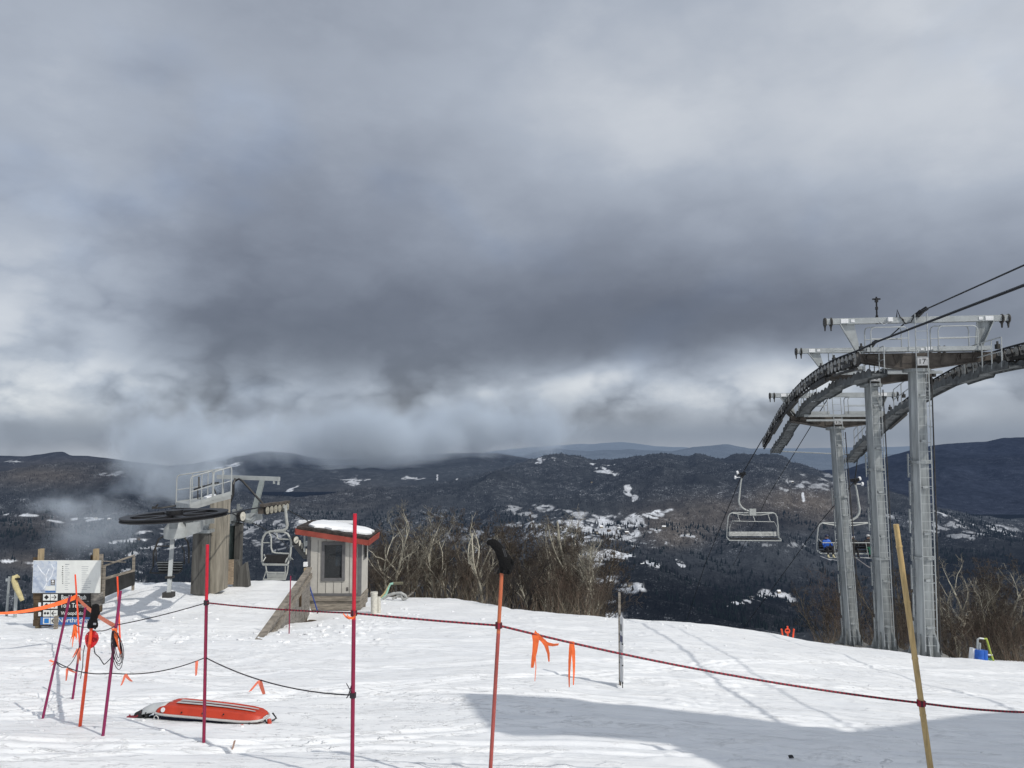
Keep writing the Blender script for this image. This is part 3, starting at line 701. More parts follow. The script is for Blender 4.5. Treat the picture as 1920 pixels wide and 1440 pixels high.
    for sgn in (-1, 1):
        m = MB(); xt, xb = (2.20, 1.86) if sgn < 0 else (2.20, 1.95)
        m.prism([(sgn * (xt + .27), bl - .1), (sgn * (xt - .22), bl - .1), (sgn * (xb - .08), .5), (sgn * (xb + .05), .5)], L(0, -.05, 0), R, U, FW * .03)
        m.bar(L(sgn * (xt + .27), .05, bl - .1), L(sgn * (xb + .05), .05, .5), .03, .12, FW); m.build('frame_strut', STEEL_L if sgn < 0 else STEEL, root)
        for k in (2.78, 2.98):
            m = MB(); m.lathe(L(sgn * (k - .02), .0, bl - .02), R, [(-.035, .0), (-.035, .15), (0, .17), (.035, .15), (.035, 0)], 12)
            m.bar(L(sgn * (k - .02), 0, bl - .05), L(sgn * (k - .02), 0, bl - .33), .07, .12, FW, .03, .04); m.build('hook_pulley', STEEL_D, root)
        m = MB(); m.box(L(sgn * 2.33, .112, bl), (.25, .012, .15), Matrix((R, FW, U)).transposed()); m.box(L(sgn * 2.06, .112, bl), (.12, .012, .10), Matrix((R, FW, U)).transposed())
        m.build('warning_plate', WHITE, root)
    m = MB(); m.box(L(.03, .53, .18), (.34, .012, .27), Matrix((R, FW, U)).transposed()); pl_ = m.build('number_plate', mat('grey_white_plate', (.50, .51, .52), .5), root)
    text(num, L(.03, .5385, .18), .20, .17, BLACK, pl_, R, U, 'number')
    # sheave trains and catwalks of both sides
    for side, rope, sh in ((-1, lrope, 0), (1, rrope, 1)):
        a, b = (y0, y1)
        if side < 0: a, b = max(a, 26.2), min(b, 46)
        else: a, b = max(a, 24.2), min(b, 43.8)
        path = smooth_path(rope, a, b, 40); Ln = plen(path); m = MB(); n = int(Ln / .50)
        frames = []
        for i in range(n):
            p, t = at_len(path, (i + .5) * Ln / n); nn = (Vector((0, 0, 1)) - t * t.z).normalized(); frames.append((p, t, nn))
        for i in range(0, n - 1, 2):
            (p, t, nn), (q, t2, n2) = frames[i], frames[i + 1]
            for w in (-.10, .10): m.bar(p - nn * .30 + RV * w, q - n2 * .30 + RV * w, .025, .08, nn)
            m.bar(p - nn * .27 - RV * .12, p - nn * .27 + RV * .12, .07, .07); m.bar(q - n2 * .27 - RV * .12, q - n2 * .27 + RV * .12, .07, .07)
            if i + 3 < n and i % 4 == 0:
                c1 = (p + q) / 2 - nn * .44; c2 = (frames[i + 2][0] + frames[i + 3][0]) / 2 - nn * .44
                for w in (-.13, .13): m.bar(c1 + RV * w, c2 + RV * w, .03, .12, nn); m.bar((p + q) / 2 - nn * .30 + RV * w, c1 + RV * w, .05, .05)
                m.box(p + nn * .08 - side * RV * .16, (.10, .16, .16)); m.bar(p + nn * .02 - side * RV * .16, p + nn * .26 - side * RV * .16, .05)
        for k in range(0, n - 7, 8):
            c1 = frames[k + 1][0] - frames[k + 1][2] * .60; c2 = frames[k + 6][0] - frames[k + 6][2] * .60
            m.bar(c1, c2, .16, .18, frames[k][2])
        m.tube([f[0] - f[2] * .60 for f in frames], .05, 5)
        cA = L(-2.0 if side < 0 else 2.4, 0, .38)
        pc, tc_, nc = min(frames, key=lambda f: (f[0] - cA).length)
        m.bar(cA - R * side * .2, pc - nc * .5, .22, .3); m.bar(pc - nc * .5, pc - nc * .25, .12)
        tr = m.build('sheave_train', STEEL_D, root)
        for (p, t, nn) in frames:
            put(SHEAVE, 'sheave', tr, p - nn * .27, (0, 0, math.atan2(RV.y, RV.x)))
        # stepped catwalk on the inner side with scalloped side plates
        m = MB(); ofs = -side * .62; N = max(8, int(Ln / .13)); fl = []; up_ = []; lo_ = []
        for i in range(N + 1):
            p, t = at_len(path, i * Ln / N); nn = (Vector((0, 0, 1)) - t * t.z).normalized(); sc = .13 * abs(math.sin(PI * i * Ln / N / .62)) ** .8
            c = p + RV * ofs - nn * (.82 + .10 * ((i // 17) % 2)); fl.append((c - RV * .24, c + RV * .24))
            up_.append((c - RV * .25 + nn * (.10 + sc), c + RV * .25 + nn * (.10 + sc))); lo_.append((c - RV * .25 - nn * .06, c + RV * .25 - nn * .06))
        for k in (0, 1):
            m.grid([[u[k] for u in up_], [l[k] for l in lo_]]); m.grid([[u[k] + RV * .02 for u in up_], [l[k] + RV * .02 for l in lo_]])
        m.grid([[f[0] for f in fl], [f[1] for f in fl]])
        for i in range(2, N, 4):
            c = (fl[i][0] + fl[i][1]) / 2; m.bar(fl[i][0] + Vector((0, 0, .03)), fl[i][1] + Vector((0, 0, .03)), .20, .03)
        m.build('catwalk', CATW, root, fix=False)
        ra, rb = railL if side < 0 else railR
        if rb > ra:
            rp = [rope(y) + RV * (ofs - side * .24) - Vector((0, 0, .8)) for y in np.linspace(ra, rb, 5)]
            m = MB()
            for p in rp: m.tube([p, p + Vector((0, 0, .95))], .02, 5)
            for h in (.5, .95): m.tube([p + Vector((0, 0, h)) for p in rp], .02, 5)
            m.build('catwalk_handrail', STEEL_L, root)
    if tie:
        m = MB(); p, q = lrope(45.6) + RV * .6 - Vector((0, 0, .75)), rrope(43.4) - RV * .6 - Vector((0, 0, .55))
        m.tube([p, q], .04, 6); m.build('tie_bar', STEEL_L, root)
        m = MB(); p, q = L(-1.6, .9, .42), L(2.2, .9, .42); m.bar(p, q, .10, .12); m.bar(L(-1.5, .9, .2), L(2.2, .9, .2), .08, .09); m.build('walkway_beam', STEEL_L, root)
    if num == '16':
        m = MB(); m.bar(L(-1.6, .9, .33), L(2.5, .9, .33), .10, .12); m.build('walkway_beam', STEEL_L, root)
    m = MB(); m.bar(L(.05, -.1, bl + .1), L(.05, .5, bl + .22), .14, .12); m.bar(L(-.1, .35, bl + .1), L(.2, .6, bl + .32), .10, .12)
    m.tube([L(-.45, .1, bl + .02), L(-.35, .15, bl - .15), L(-.2, .2, bl - .1), L(-.1, .25, bl + .1)], .02, 5)
    if num == '17':
        m.tube([L(-.62, .1, bl + .1), L(-.60, .1, bl + .36), L(-.52, .12, bl + .1), L(-.4, .15, bl - .02)], .022, 5)
    m.build('cable_clamp', BLACK, root)
    if anemo:
        m = MB(); b = L(-1.25, .05, bl - .12); m.tube([b, b + U * .95], .028, 6); m.tube([b, b + U * .3], .045, 6)
        m.box(b + U * .55, (.07, .07, .1)); m.box(b + U * .83 , (.09, .09, .14)); m.bar(b + U * .87 - R * .13, b + U * .87 + R * .13, .05, .05)
        m.build('anemometer', BLACK, root)
        m = MB(); m.box(L(-.85, .13, bl + .02), (.16, .1, .14)); m.tube([L(-1.2, .1, bl - .02), L(-1.05, .13, bl - .16), L(-.9, .13, bl - .08)], .008, 4); m.build('sensor_box', WHITE, root)
    return root
T17B, T17T = P(1735, 1232, 27.0), P(1723, 690, 27.0)
T16B, T16T = P(1660, 1222, 32.5), P(1633, 719, 33.1)
T15B, T15T = P(1597, 1212, 37.2), P(1566, 800, 38.3)
T17T.x = T17B.x + .02
tower('17', T17B, T17T, 22, 29.8, 'nearest galvanised steel lift tower with number 17 and a weather sensor on top', 1.66, anemo=True, railL=(26.4, 28.6), railR=(24.6, 27.4))
tower('16', T16B, T16T, 29.8, 35.6, 'middle steel lift tower of the three, number 16 below its crossarm', 1.42, railR=(31, 35))
tower('15', T15B, T15T, 35.6, 47, 'farthest steel lift tower, leaning, number 15 on its crossarm', 1.55, tie=True, railL=(36.2, 39), railR=(38.5, 41.5))

def cable(name, pts, r, label, group=None, m=WIRE, n=6, cat='cable'):
    mb = MB(); mb.tube(pts, r, n); o = mb.build(name, m, smooth=True); tag(o, label, cat, group); return o
GRIP1 = P(1391, 893, 55); GRIP2 = P(1603, 905, 50)
lp = [lrope(y) for y in (-6, 5, 15, 24)] + smooth_path(lrope, 26.5, 46, 40) + [GRIP1 + Vector((0, 0, .1)), P(1352, 985, 68), P(1322, 1058, 83), P(1292, 1150, 107), P(1270, 1225, 140)]
cable('haul_rope', lp, .032, 'dark steel haul rope over the left sheaves of the towers, carrying the empty chair')
rp = [rrope(y) for y in (-6, 5, 15, 23)] + smooth_path(rrope, 25, 43.8, 40) + [GRIP2 + Vector((0, 0, .1)), P(1537, 980, 66), P(1480, 1060, 82), P(1396, 1175, 108), P(1370, 1215, 130)]
cable('haul_rope', rp, .032, 'dark steel haul rope over the right sheaves of the towers, carrying the occupied chair')
def beam_mid(T, B, bl): return T + (T - B).normalized() * (bl + .2)
c17, c16, c15 = beam_mid(T17T, T17B, 1.66), beam_mid(T16T, T16B, 1.42), beam_mid(T15T, T15B, 1.55)
d17 = Vector((-ED.x * 30, -ED.y * 30, .1))
cable('communication_cable', [c17 + d17, c17 + d17 * .5 + Vector((0, 0, .05)), c17, c17.lerp(c16, .5) - Vector((0, 0, .2)), c16, c16.lerp(c15, .5) - Vector((0, 0, .15)), c15, P(1440, 930, 58), P(1410, 990, 70), P(1375, 1060, 90)], .024,
      'thin black cable running over the middle of the tower tops')

def six_chair(name, label, grip, side, occupied=False):
    root = thing(name, label, 'chairlift chair', grip, 'six-seat chairs of the right-hand chairlift')
    s = -side      # side -1: hanger bulges left
    cx = .69 * s
    def L(x, y, z): return grip + Vector((x, y, z))
    m = MB(); m.tube([L(0, 0, -.05), L(-.10 * s, 0, -.5), L(-.19 * s, 0, -1.28), L(-.25 * s, 0, -1.65), L(-.20 * s, 0, -1.92), L(-.05 * s, 0, -2.14), L(.17 * s, 0, -2.30), L(.46 * s, 0, -2.40), L(.6 * s, 0, -2.42)], [.05, .055, .065, .07, .07, .07, .065, .06, .06], 10)
    m.build('hanger', CHAIRPAINT, root, smooth=True)
    m = MB(); m.bar(L(-.25, .1, .13), L(.25, -.1, .20), .2, .2); m.bar(L(-.05, 0, -.1), L(.1, 0, .12), .16); g = m.build('grip', BLACK, root)
    m = MB(); m.lathe(L(-.30 * s, 0, .26), (1, 0, .3), [(-.06, 0), (-.06, .12), (.06, .12), (.06, 0)], 12); m.lathe(L(-.46 * s, 0, -.08), (1, 0, 0), [(-.05, 0), (-.05, .12), (.05, .12), (.05, 0)], 12)
    m.bar(L(-.44 * s, 0, -.08), L(0, 0, -.08), .05); m.build('guide_roller', WHITE, g)
    m = MB(); m.box(L(cx, -.04, -2.46), (.44, .10, .46)); m.build('hanger_bracket', CHAIRPAINT, root)
    W = 1.79
    m = MB(); m.tube([L(cx - W, -.45, -4.30), L(cx - W, .05, -4.2), L(cx - W + .03, .05, -3.5), L(cx - W + .1, .02, -2.8), L(cx - W + .2, 0, -2.6), L(cx - W + .4, 0, -2.5), L(cx, 0, -2.52), L(cx + W - .4, 0, -2.5), L(cx + W - .2, 0, -2.6), L(cx + W - .1, .02, -2.8), L(cx + W - .03, .05, -3.5), L(cx + W, .05, -4.2), L(cx + W, -.45, -4.30)], .042, 8)
    m.tube([L(cx - W + .4, -.03, -2.53), L(cx - .6, -.03, -2.66), L(cx - .2, -.03, -2.66)], .03, 6); m.tube([L(cx + W - .4, -.03, -2.53), L(cx + .6, -.03, -2.66), L(cx + .2, -.03, -2.66)], .03, 6)
    m.build('bail_frame', CHAIRPAINT, root, smooth=True)
    m = MB()
    if not occupied:
        m.tube([L(cx - W + .18, -.1, -4.1), L(cx - W + .16, -.1, -3.5), L(cx - W + .34, -.12, -3.06), L(cx + W - .34, -.12, -3.12), L(cx + W - .14, -.1, -3.5), L(cx + W - .12, -.1, -4.1)], .022, 6)
        for k in (-1.05, 0, 1.05): m.tube([L(cx + k, 0, -2.55), L(cx + k + .05, -.05, -2.8), L(cx + k + .12, -.12, -3.07)], .026, 5)
    else:
        m.tube([L(cx - W + .06, -.1, -3.5), L(cx - W + .1, -.62, -3.66), L(cx + W - .1, -.62, -3.66), L(cx + W - .06, -.1, -3.5)], .028, 6)
        for k in (-1.0, .05, 1.0): m.tube([L(cx + k, -.62, -3.66), L(cx + k + .05, -.66, -4.2), L(cx + k + .12, -.72, -4.55), L(cx + k - .3, -.72, -4.56), L(cx + k + .5, -.72, -4.56)], .022, 5)
    m.build('restraint_bar', CHAIRPAINT, root)
    m = MB(); back = .10
    for k in range(3): m.box(L(cx, back, -4.06 + k * (.10 if not occupied else .16)), (3.28, .05, .085 if not occupied else .13))
    m.build('backrest', mat('pale_seat_slat', (.62, .63, .61), .5) if not occupied else SEATPAD, root)
    m = MB()
    for k in range(6): m.box(L(cx - 1.37 + k * .548, -.2, -4.24), (.50, .50, .07))
    m.build('seat', SEATPAD, root)
    m = MB(); m.bar(L(cx - W, -.47, -4.33), L(cx + W, -.47, -4.36), .05, .06); m.bar(L(cx - W, .05, -4.30), L(cx + W, .05, -4.30), .04, .04); m.build('seat_rail', CHAIRPAINT, root)
    return root
six_chair('lift_chair', 'empty six-seat lift chair with pale seat hanging over the valley', GRIP1, -1)
six_chair('lift_chair', 'six-seat lift chair carrying riders, partly hidden behind the lift towers', GRIP2, 1, True)

# ---------------------------------------------------------------- riders
SKIN = mat('skin', (0.42, 0.26, 0.19), 0.5, 0, 0.05, 20)
def person(label, pos, jacket, pants, helmet, gog, boots, yaw=0.0, lean=0.0, knee=0.0):
    pos = Vector(pos); R = Matrix.Rotation(yaw, 3, 'Z')
    V = []; Rd = []; Ed = []
    def v(p, r, par=None):
        V.append(p); Rd.append(r)
        if par is not None: Ed.append((par, len(V) - 1))
        return len(V) - 1
    pel = v((0, 0, 0), (.165, .13)); sp1 = v((0, .03 - lean * .3, .22), (.16, .125), pel); ch = v((0, .02 - lean, .42), (.185, .13), sp1); nk = v((0, -lean * 1.1, .57), (.065, .065), ch)
    jaw = v((0, -.03 - lean * 1.2, .66), (.075, .085), nk); hd = v((0, -.02 - lean * 1.25, .75), (.088, .10), jaw); v((0, -.01 - lean * 1.25, .82), (.07, .08), hd)
    v((0, -.13 - lean * 1.25, .70), (.016, .016), jaw)
    for s in (-1, 1):
        hp = v((s * .10, -.04, -.01), (.105, .10), pel); kn = v((s * (.13 + knee), -.45, .03), (.075, .075), hp); ca = v((s * (.14 + knee), -.50, -.18), (.068, .068), kn)
        an = v((s * (.15 + knee), -.48, -.42), (.06, .06), ca); v((s * (.17 + knee), -.66, -.47), (.05, .045), an)
        sh = v((s * .19, .01 - lean, .47), (.085, .085), ch); el = v((s * .29, -.10 - lean * .6, .24), (.062, .062), sh); wr = v((s * .21, -.36, .19), (.045, .045), el)
        pm = v((s * .19, -.45, .19), (.042, .028), wr)
        for k in range(4): f = v((s * (.165 + .018 * k), -.50, .19), (.010, .010), pm); v((s * (.165 + .018 * k), -.53 + .005 * abs(k - 1), .165), (.009, .009), f)
        v((s * .15, -.46, .20), (.011, .011), pm)
    me = bpy.data.meshes.new('person'); me.from_pydata([pos + R @ Vector(p) for p in V], Ed, [])
    o = bpy.data.objects.new('tmp', me); COL.objects.link(o); sk = o.modifiers.new('s', 'SKIN'); sk.use_smooth_shade = True
    for i, r in enumerate(Rd): me.skin_vertices[0].data[i].radius = r
    me.skin_vertices[0].data[0].use_root = True
    su = o.modifiers.new('u', 'SUBSURF'); su.levels = 1; su.render_levels = 1
    dg = bpy.context.evaluated_depsgraph_get(); dg.update(); m2 = bpy.data.meshes.new_from_object(o.evaluated_get(dg)); bpy.data.objects.remove(o)
    m2.materials.clear()
    for x in (jacket, pants, boots, SKIN, BLACK): m2.materials.append(x)
    Ri = R.transposed()
    for p in m2.polygons:
        c = Ri @ (p.center - pos); k = 0
        if c.z > .60: k = 3
        elif c.z < -.30: k = 2
        elif c.z < .03 or (c.y < -.08 and c.z < .115 and abs(c.x) < .25 + knee): k = 1
        if c.y < -.40 and c.z > .12: k = 4
        p.material_index = k; p.use_smooth = True
    root = link_mesh('person', m2); tag(root, label, 'person')
    WL[root.name] = Vector((0, 0, 0))
    hc = pos + R @ Vector((0, -.01 - lean * 1.25, .765))
    m = MB(); m.lathe(hc, (0, 0, 1), [(-.05, .118), (-.02, .13), (.03, .126), (.07, .10), (.10, .06), (.115, 0)], 14); m.build('helmet', helmet, root, smooth=True)
    m = MB(); m.box(pos + R @ Vector((0, -.115 - lean * 1.25, .735)), (.17, .05, .07), R); m.build('goggles', gog, root)
    return root
J_BLUE = mat('blue_jacket', (0.02, 0.12, 0.55), 0.6, 0, 0.2, 9); J_BLACK = mat('black_jacket', (0.02, 0.02, 0.022), 0.7, 0, 0.2, 9); J_GREEN = mat('green_trousers', (0.02, 0.16, 0.09), 0.7, 0, 0.2, 9)
P_BLACK = mat('black_trousers', (0.014, 0.014, 0.017), 0.75, 0, 0.2, 9); BOOT_Y = mat('pale_boots', (0.6, 0.55, 0.35), 0.5, 0, 0.1, 9); HELM_N = mat('navy_helmet', (0.02, 0.03, 0.08), 0.35, 0, 0.1, 9); HELM_W = mat('grey_helmet', (0.5, 0.5, 0.5), 0.4, 0, 0.1, 9)
gc = GRIP2 + Vector((-.69, -.22, -4.06))
def seatpt(px): p = P(px, 1020, 49.78); return Vector((p.x, gc.y, gc.z))
person('person in a bright blue hooded jacket and dark trousers at the end of the chair', seatpt(1549), J_BLUE, P_BLACK, HELM_N, BLACK, BOOT_Y, yaw=.15, lean=.06, knee=.02)
person('person in black with pale goggles, between the other two riders', seatpt(1599), J_BLACK, P_BLACK, HELM_N, HELM_W, P_BLACK, yaw=-.1, lean=.02)
person('person in black jacket, green trousers and pale helmet', seatpt(1627), J_BLACK, J_GREEN, HELM_W, BLACK, P_BLACK, yaw=.1, lean=.04)
def ski(name, label, cat, a, b, w, m, grp):
    a, b = Vector(a), Vector(b); d = (b - a).normalized(); mb = MB(); n = 8; x = d.cross(Vector((0, 0, 1))).normalized(); up = x.cross(d)
    rows = [[], [], [], []]
    for i in range(n + 1):
        t = i / n; ww = w * (1 - .35 * math.sin(t * PI)) * (0.35 if i in (0, n) else 1); lift = .10 * max(0, (t - .82) / .18) ** 2
        p = a.lerp(b, t) + up * lift
        for k, (sx, sz) in enumerate(((-1, 0), (1, 0), (1, .025), (-1, .025))): rows[k].append(p + x * (sx * ww / 2) + up * sz)
    mb.grid(rows + [rows[0]]); o = mb.build(name, m); tag(o, label, cat, grp); return o
SKI_W = mat('white_ski', (0.7, 0.7, 0.72), 0.4, 0, 0.1, 4); BOARD = mat('grey_snowboard', (0.22, 0.20, 0.20), 0.4, 0, 0.15, 4)
s1 = seatpt(1549)
ski('ski', 'white ski on the boot nearer the chair end, under the blue jacket', 'ski', s1 + Vector((-.35, .1, -.5)), s1 + Vector((-.05, -1.0, -.62)), .11, SKI_W, 'skis of the rider in blue')
ski('ski', 'white ski pointing out past the tower from the blue jacketed rider', 'ski', s1 + Vector((.15, -.1, -.66)), s1 + Vector((.85, -1.15, -.68)), .12, SKI_W, 'skis of the rider in blue')
s2 = seatpt(1599)
ski('snowboard', 'grey snowboard hanging diagonally below the chair between the towers', 'snowboard', s2 + Vector((-.2, -.3, -.38)), s2 + Vector((.75, -.75, -1.15)), .27, BOARD, None)
s3 = seatpt(1627)
ski('ski', 'pale skis under the rider with green trousers', 'ski', s3 + Vector((-.75, -.3, -.52)), s3 + Vector((.35, -.95, -.52)), .13, SKI_W, None)

# ================================================================ unseen terminal roof beyond the right edge, outlined to cast the broad shadow
def terminal():
    edge = [(893, 1309), (905, 1304), (1000, 1310), (1200, 1326), (1400, 1350), (1640, 1377), (1720, 1368), (1830, 1348), (1920, 1340)]
    low = [(1380, 1440), (1270, 1395), (1130, 1383), (960, 1381), (925, 1350)]
    pts = [G(*e) for e in edge] + [Vector((14, 11, -5.0)), Vector((20, 4, -4)), Vector((12, -4, -2)), Vector((3.0, 4.0, -2.7))] + [G(*e) for e in low]
    Hz = 5.6; q = []
    for g in pts: k = (Hz - g.z) / SUN.z; p = g + SUN * k; q.append((p.x, p.y))
    c = Vector((14.5, -2.5, gz(14.5, -2.5)))
    root = thing('terminal_shadow_caster', 'unseen lift terminal roof right of the slope, outlined to cast the broad shadow', 'lift terminal', c)
    m = MB(); m.prism(q, (0, 0, Hz), (1, 0, 0), (0, 1, 0), (0, 0, .22)); m.build('shadow_canopy', STEEL, root)
    for dx in (0, 4.0):
        m = MB(); x, y = c.x + dx, c.y - dx * .6; m.tube([(x, y, gz(x, y) - .3), (x, y, Hz)], [.5, .4], 16); m.build('column', STEEL, root, smooth=True)
terminal()
# ================================================================ left-hand chairlift (return station)
CONC = mat('stained_concrete', (0.34, 0.31, 0.255), 0.85, 0, 0.34, 1.6, 0.3, 30, (4.5, 4.5, .35))
CONC_D = mat('grey_concrete', (0.115, 0.112, 0.104), 0.9, 0, 0.32, 2, 0.3, 30, (4, 4, .4))
WOOD = mat('weathered_wood', (0.30, 0.265, 0.22), 0.8, 0, 0.3, 3, 0.25, 20, (1, 1, 9))
WOOD_Y = mat('new_wood', (0.40, 0.31, 0.19), 0.75, 0, 0.2, 3, 0.2, 20, (6, 6, .8))
WOOD_D = mat('brown_log', (0.10, 0.068, 0.040), 0.8, 0, 0.3, 4, 0.3, 15)
WOOD_G = mat('grey_board', (0.27, 0.25, 0.225), 0.85, 0, 0.3, 4, 0.25, 20, (1, 1, 8))
PAINT_G = mat('pale_green_grey_paint', (0.31, 0.345, 0.34), 0.5, 0.1, 0.12, 4)
PAINT_GL = mat('light_machine_paint', (0.38, 0.40, 0.40), 0.5, 0.1, 0.1, 4)
GREEN_D = mat('dark_green_grey_tube', (0.06, 0.085, 0.08), 0.5, 0.1, 0.15, 4)
def bx(m, px0, py0, px1, py1, Y, dep):
    a, b = P(px0, py0, Y), P(px1, py1, Y); m.box(((a.x + b.x) / 2, Y + dep / 2, (a.z + b.z) / 2), (abs(b.x - a.x), dep, abs(b.z - a.z)))
def quad_prism(m, pxs, Y, dep):
    vs = [P(x, y, Y) for x, y in pxs]; n = len(vs); vs += [v + Vector((0, dep, 0)) for v in vs]
    m.add(vs, [tuple(range(n)), tuple(range(n, 2 * n))[::-1]] + [(i, (i + 1) % n, (i + 1) % n + n, i + n) for i in range(n)])
def zpx(x, y, s, ox, oy): return (ox + x / s, oy + y / s)

def return_station():
    YW = 20.0; c = P(328, 967, YW); R = 94 / F * YW
    root = thing('lift_return_station', 'chairlift return station with black bullwheel and concrete pylon', 'lift station', on(390, 24.2))
    ax = Vector((-.045, -.012, 1)).normalized()
    m = MB(); m.lathe(c, ax, [(-.06, R * .985), (-.05, R), (-.022, R), (-.012, R * .965), (.012, R * .965), (.022, R), (.045, R), (.05, R * .985), (.035, R * .80), (-.035, R * .80)], 72, close=True)
    m.lathe(c, ax, [(-.12, 0), (-.12, .20), (.14, .20), (.14, 0)], 16)
    x = ax.orthogonal().normalized(); y = ax.cross(x)
    for k in range(6):
        a = 2 * PI * k / 6 + .35; d = x * math.cos(a) + y * math.sin(a); m.bar(c + d * .15, c + d * R * .82, .20, .06, ax, .11, .06)
    m.lathe(c, ax, [(.04, R * .62), (.06, R * .62), (.06, R * .58), (.04, R * .58)], 48, close=True) if False else None
    m.build('bullwheel', BLACK, root, smooth=True, sharp=30)
    m = MB(); g = c + ax * -.32; m.lathe(g, ax, [(-.24, .22), (-.22, .27), (.02, .27), (.10, .20), (.22, .16)], 20)
    a = P(352, 990, YW); m.prism([(-.05, .12), (.28, .16), (.22, -.12), (-.05, -.22)], a, (1, 0, 0), (0, 0, 1), (0, .4, 0)); m.tube([P(322, 985, YW), P(318, 992, YW), P(321, 1000, YW), P(330, 1004, YW)], .03, 6)
    m.build('gearbox', PAINT_GL, root, smooth=True)
    m = MB(); t, b = P(324, 1001, YW), P(316, 1121, YW - .5); m.bar(t, b, .095, .095); m.build('hanging_post', STEEL_L, root)
    m = MB(); q = t.lerp(b, .95); m.box(q, (.24, .2, .12)); m.box(t.lerp(b, .68), (.17, .17, .05)); m.build('post_collar', STEEL_D, root)
    # pylon
    m = MB(); quad_prism(m, [(387, 1120), (419, 1106), (425, 937), (394, 945)], 24.0, .35); m.build('pylon', CONC, root)
    m = MB(); quad_prism(m, [(357, 1114), (387, 1116), (390, 1000), (362, 998)], 23.55, .25); m.build('front_pier', CONC_D, root)
    m = MB(); bx(m, 363, 994, 393, 1000, 23.5, .4); m.bar(P(348, 978, 20.1), P(392, 977, 23.6), .30, .14)
    m.bar(P(352, 992, 23.8), P(378, 975, 23.8), .08); m.bar(P(366, 975, 23.8), P(372, 995, 23.8), .12); m.bar(P(376, 975, 23.8), P(392, 998, 23.8), .10); m.bar(P(394, 975, 23.8), P(384, 998, 23.8), .08)
    m.build('support_frame', STEEL, root)
    # platform with railings
    m = MB(); f = [P(356, 957, 24.0), P(433, 935, 24.6)]; bk = [P(330, 952, 26.0), P(418, 938, 26.4)]
    m.add([f[0], f[1], bk[1], bk[0]] + [v + Vector((0, 0, .18)) for v in (f[0], f[1], bk[1], bk[0])], [(0, 3, 2, 1), (4, 5, 6, 7), (0, 1, 5, 4), (1, 2, 6, 5), (2, 3, 7, 6), (3, 0, 4, 7)])
    m.build('platform', PAINT_GL, root)
    m = MB(); d = (f[1] - f[0]); 
    s_ = [P(382, 938, 25), P(396, 933, 25.1), P(405, 933.5, 25.2), P(398, 938, 24.8), P(388, 940, 24.7)]; m.add(s_ + [v + Vector((0, 0, .12)) for v in s_], [(0, 1, 2, 3, 4), (9, 8, 7, 6, 5)] + [(i, (i + 1) % 5, (i + 1) % 5 + 5, i + 5) for i in range(5)]); m.build('snow_patch', SNOW, root)
    def rail(pa, pb, name, nposts, h):
        m = MB(); up = Vector((0, 0, h)); q = .12
        pts = [pa, pa + up * (1 - .12), pa + up * .97 + (pb - pa) * .02, pa + up + (pb - pa) * .06, pb + up - (pb - pa) * .06, pb + up * .97 - (pb - pa) * .02, pb + up * .88, pb]
        m.tube(pts, .022, 6); m.tube([pa + up * .5, pb + up * .5], .016, 6)
        for k in range(1, nposts): p = pa.lerp(pb, k / nposts); m.tube([p, p + up], .018, 6)
        m.bar(pa + Vector((0, 0, .05)), pb + Vector((0, 0, .05)), .02, .12)
        return m.build(name, PAINT_GL, root)
    o1, o2 = f[0] + Vector((0, 0, .1)), f[1] + Vector((0, 0, .12))
    rail(o1, o1.lerp(o2, .54), 'handrail', 2, .90); rail(o1.lerp(o2, .56), o2, 'handrail', 2, .86)
    rail(bk[0] + Vector((0, 0, .1)), bk[1] + Vector((0, 0, .1)), 'handrail', 3, .95)
    m = MB()
    for a, b in (((364, 918), (384, 911)), ((396, 907), (410, 905))): m.bar(P(*a, 25.2), P(*b, 25.2), .05)
    m.bar(P(373, 914, 25.2), P(373, 894, 25.3), .05)
    m.tube([P(364, 918, 25.2), P(371, 916, 25), P(371, 936, 25), P(377, 935, 25)], .02, 5)
    m.tube([P(384, 911, 25.2), P(398, 907, 25.2), P(405, 926, 25.3)], .022, 5); m.build('tool_rack', STEEL_D, root)
    m = MB(); m.tube([P(285, 953, 24.4), P(305, 952, 24.4), P(330, 948, 24.6)], .025, 5); m.box(P(289, 951, 24.4), (.12, .05, .05)); m.bar(P(290, 953, 24.4), P(296, 946, 24.4), .04); m.build('rope_catcher', STEEL_D, root)
    # lifting frame
    m = MB(); m.bar(P(408, 894, 26.3), P(524, 898, 26.0), .12, .13, (0, 0, 1)); m.build('lifting_beam', PAINT_GL, root)
    m = MB(); m.bar(P(492, 900, 26.05), P(474, 968, 26.05), .15, .12, (0, 1, 0), .17, .12); m.build('frame_leg', PAINT_G, root)
    m = MB()
    for x_ in (514, 522): m.bar(P(x_, 897, 26), P(x_, 907 + (x_ == 522) * 2, 26), .06, .05)
    m.build('beam_hook', PAINT_GL, root)
    m = MB(); m.tube([P(441, 897, 26), P(437, 908, 25.9), P(436, 925, 25.9), P(430, 940, 25.8), P(426, 948, 25.8)], [.03, .05, .065, .07, .05], 7); m.tube([P(440, 902, 26), P(448, 898, 26), P(455, 902, 26), P(493, 944, 26)], .035, 6)
    m.build('chain_cover', BLACK, root)
    # sheave arm
    m = MB(); m.bar(P(424, 972, 25.6), P(450, 968, 25.6), .25, .2); m.bar(P(456, 972, 25.9), P(492, 966, 26.1), .22, .26); m.tube([P(455, 974, 25.8), P(470, 977, 25.8), P(480, 970, 25.9)], .09, 8)
    m.bar(P(440, 955, 25.7), P(440, 985, 25.7), .12); m.bar(P(447, 945, 25.7), P(447, 980, 25.7), .08); m.bar(P(444, 953, 25.7), P(454, 953, 25.7), .06); m.box(P(427, 975, 25.6), (.28, .3, .24)); m.build('sheave_arm', STEEL, root)
    axl = Vector((.985, -.17, 0)).normalized(); dr = Vector((.11, 1, -.02)).normalized()
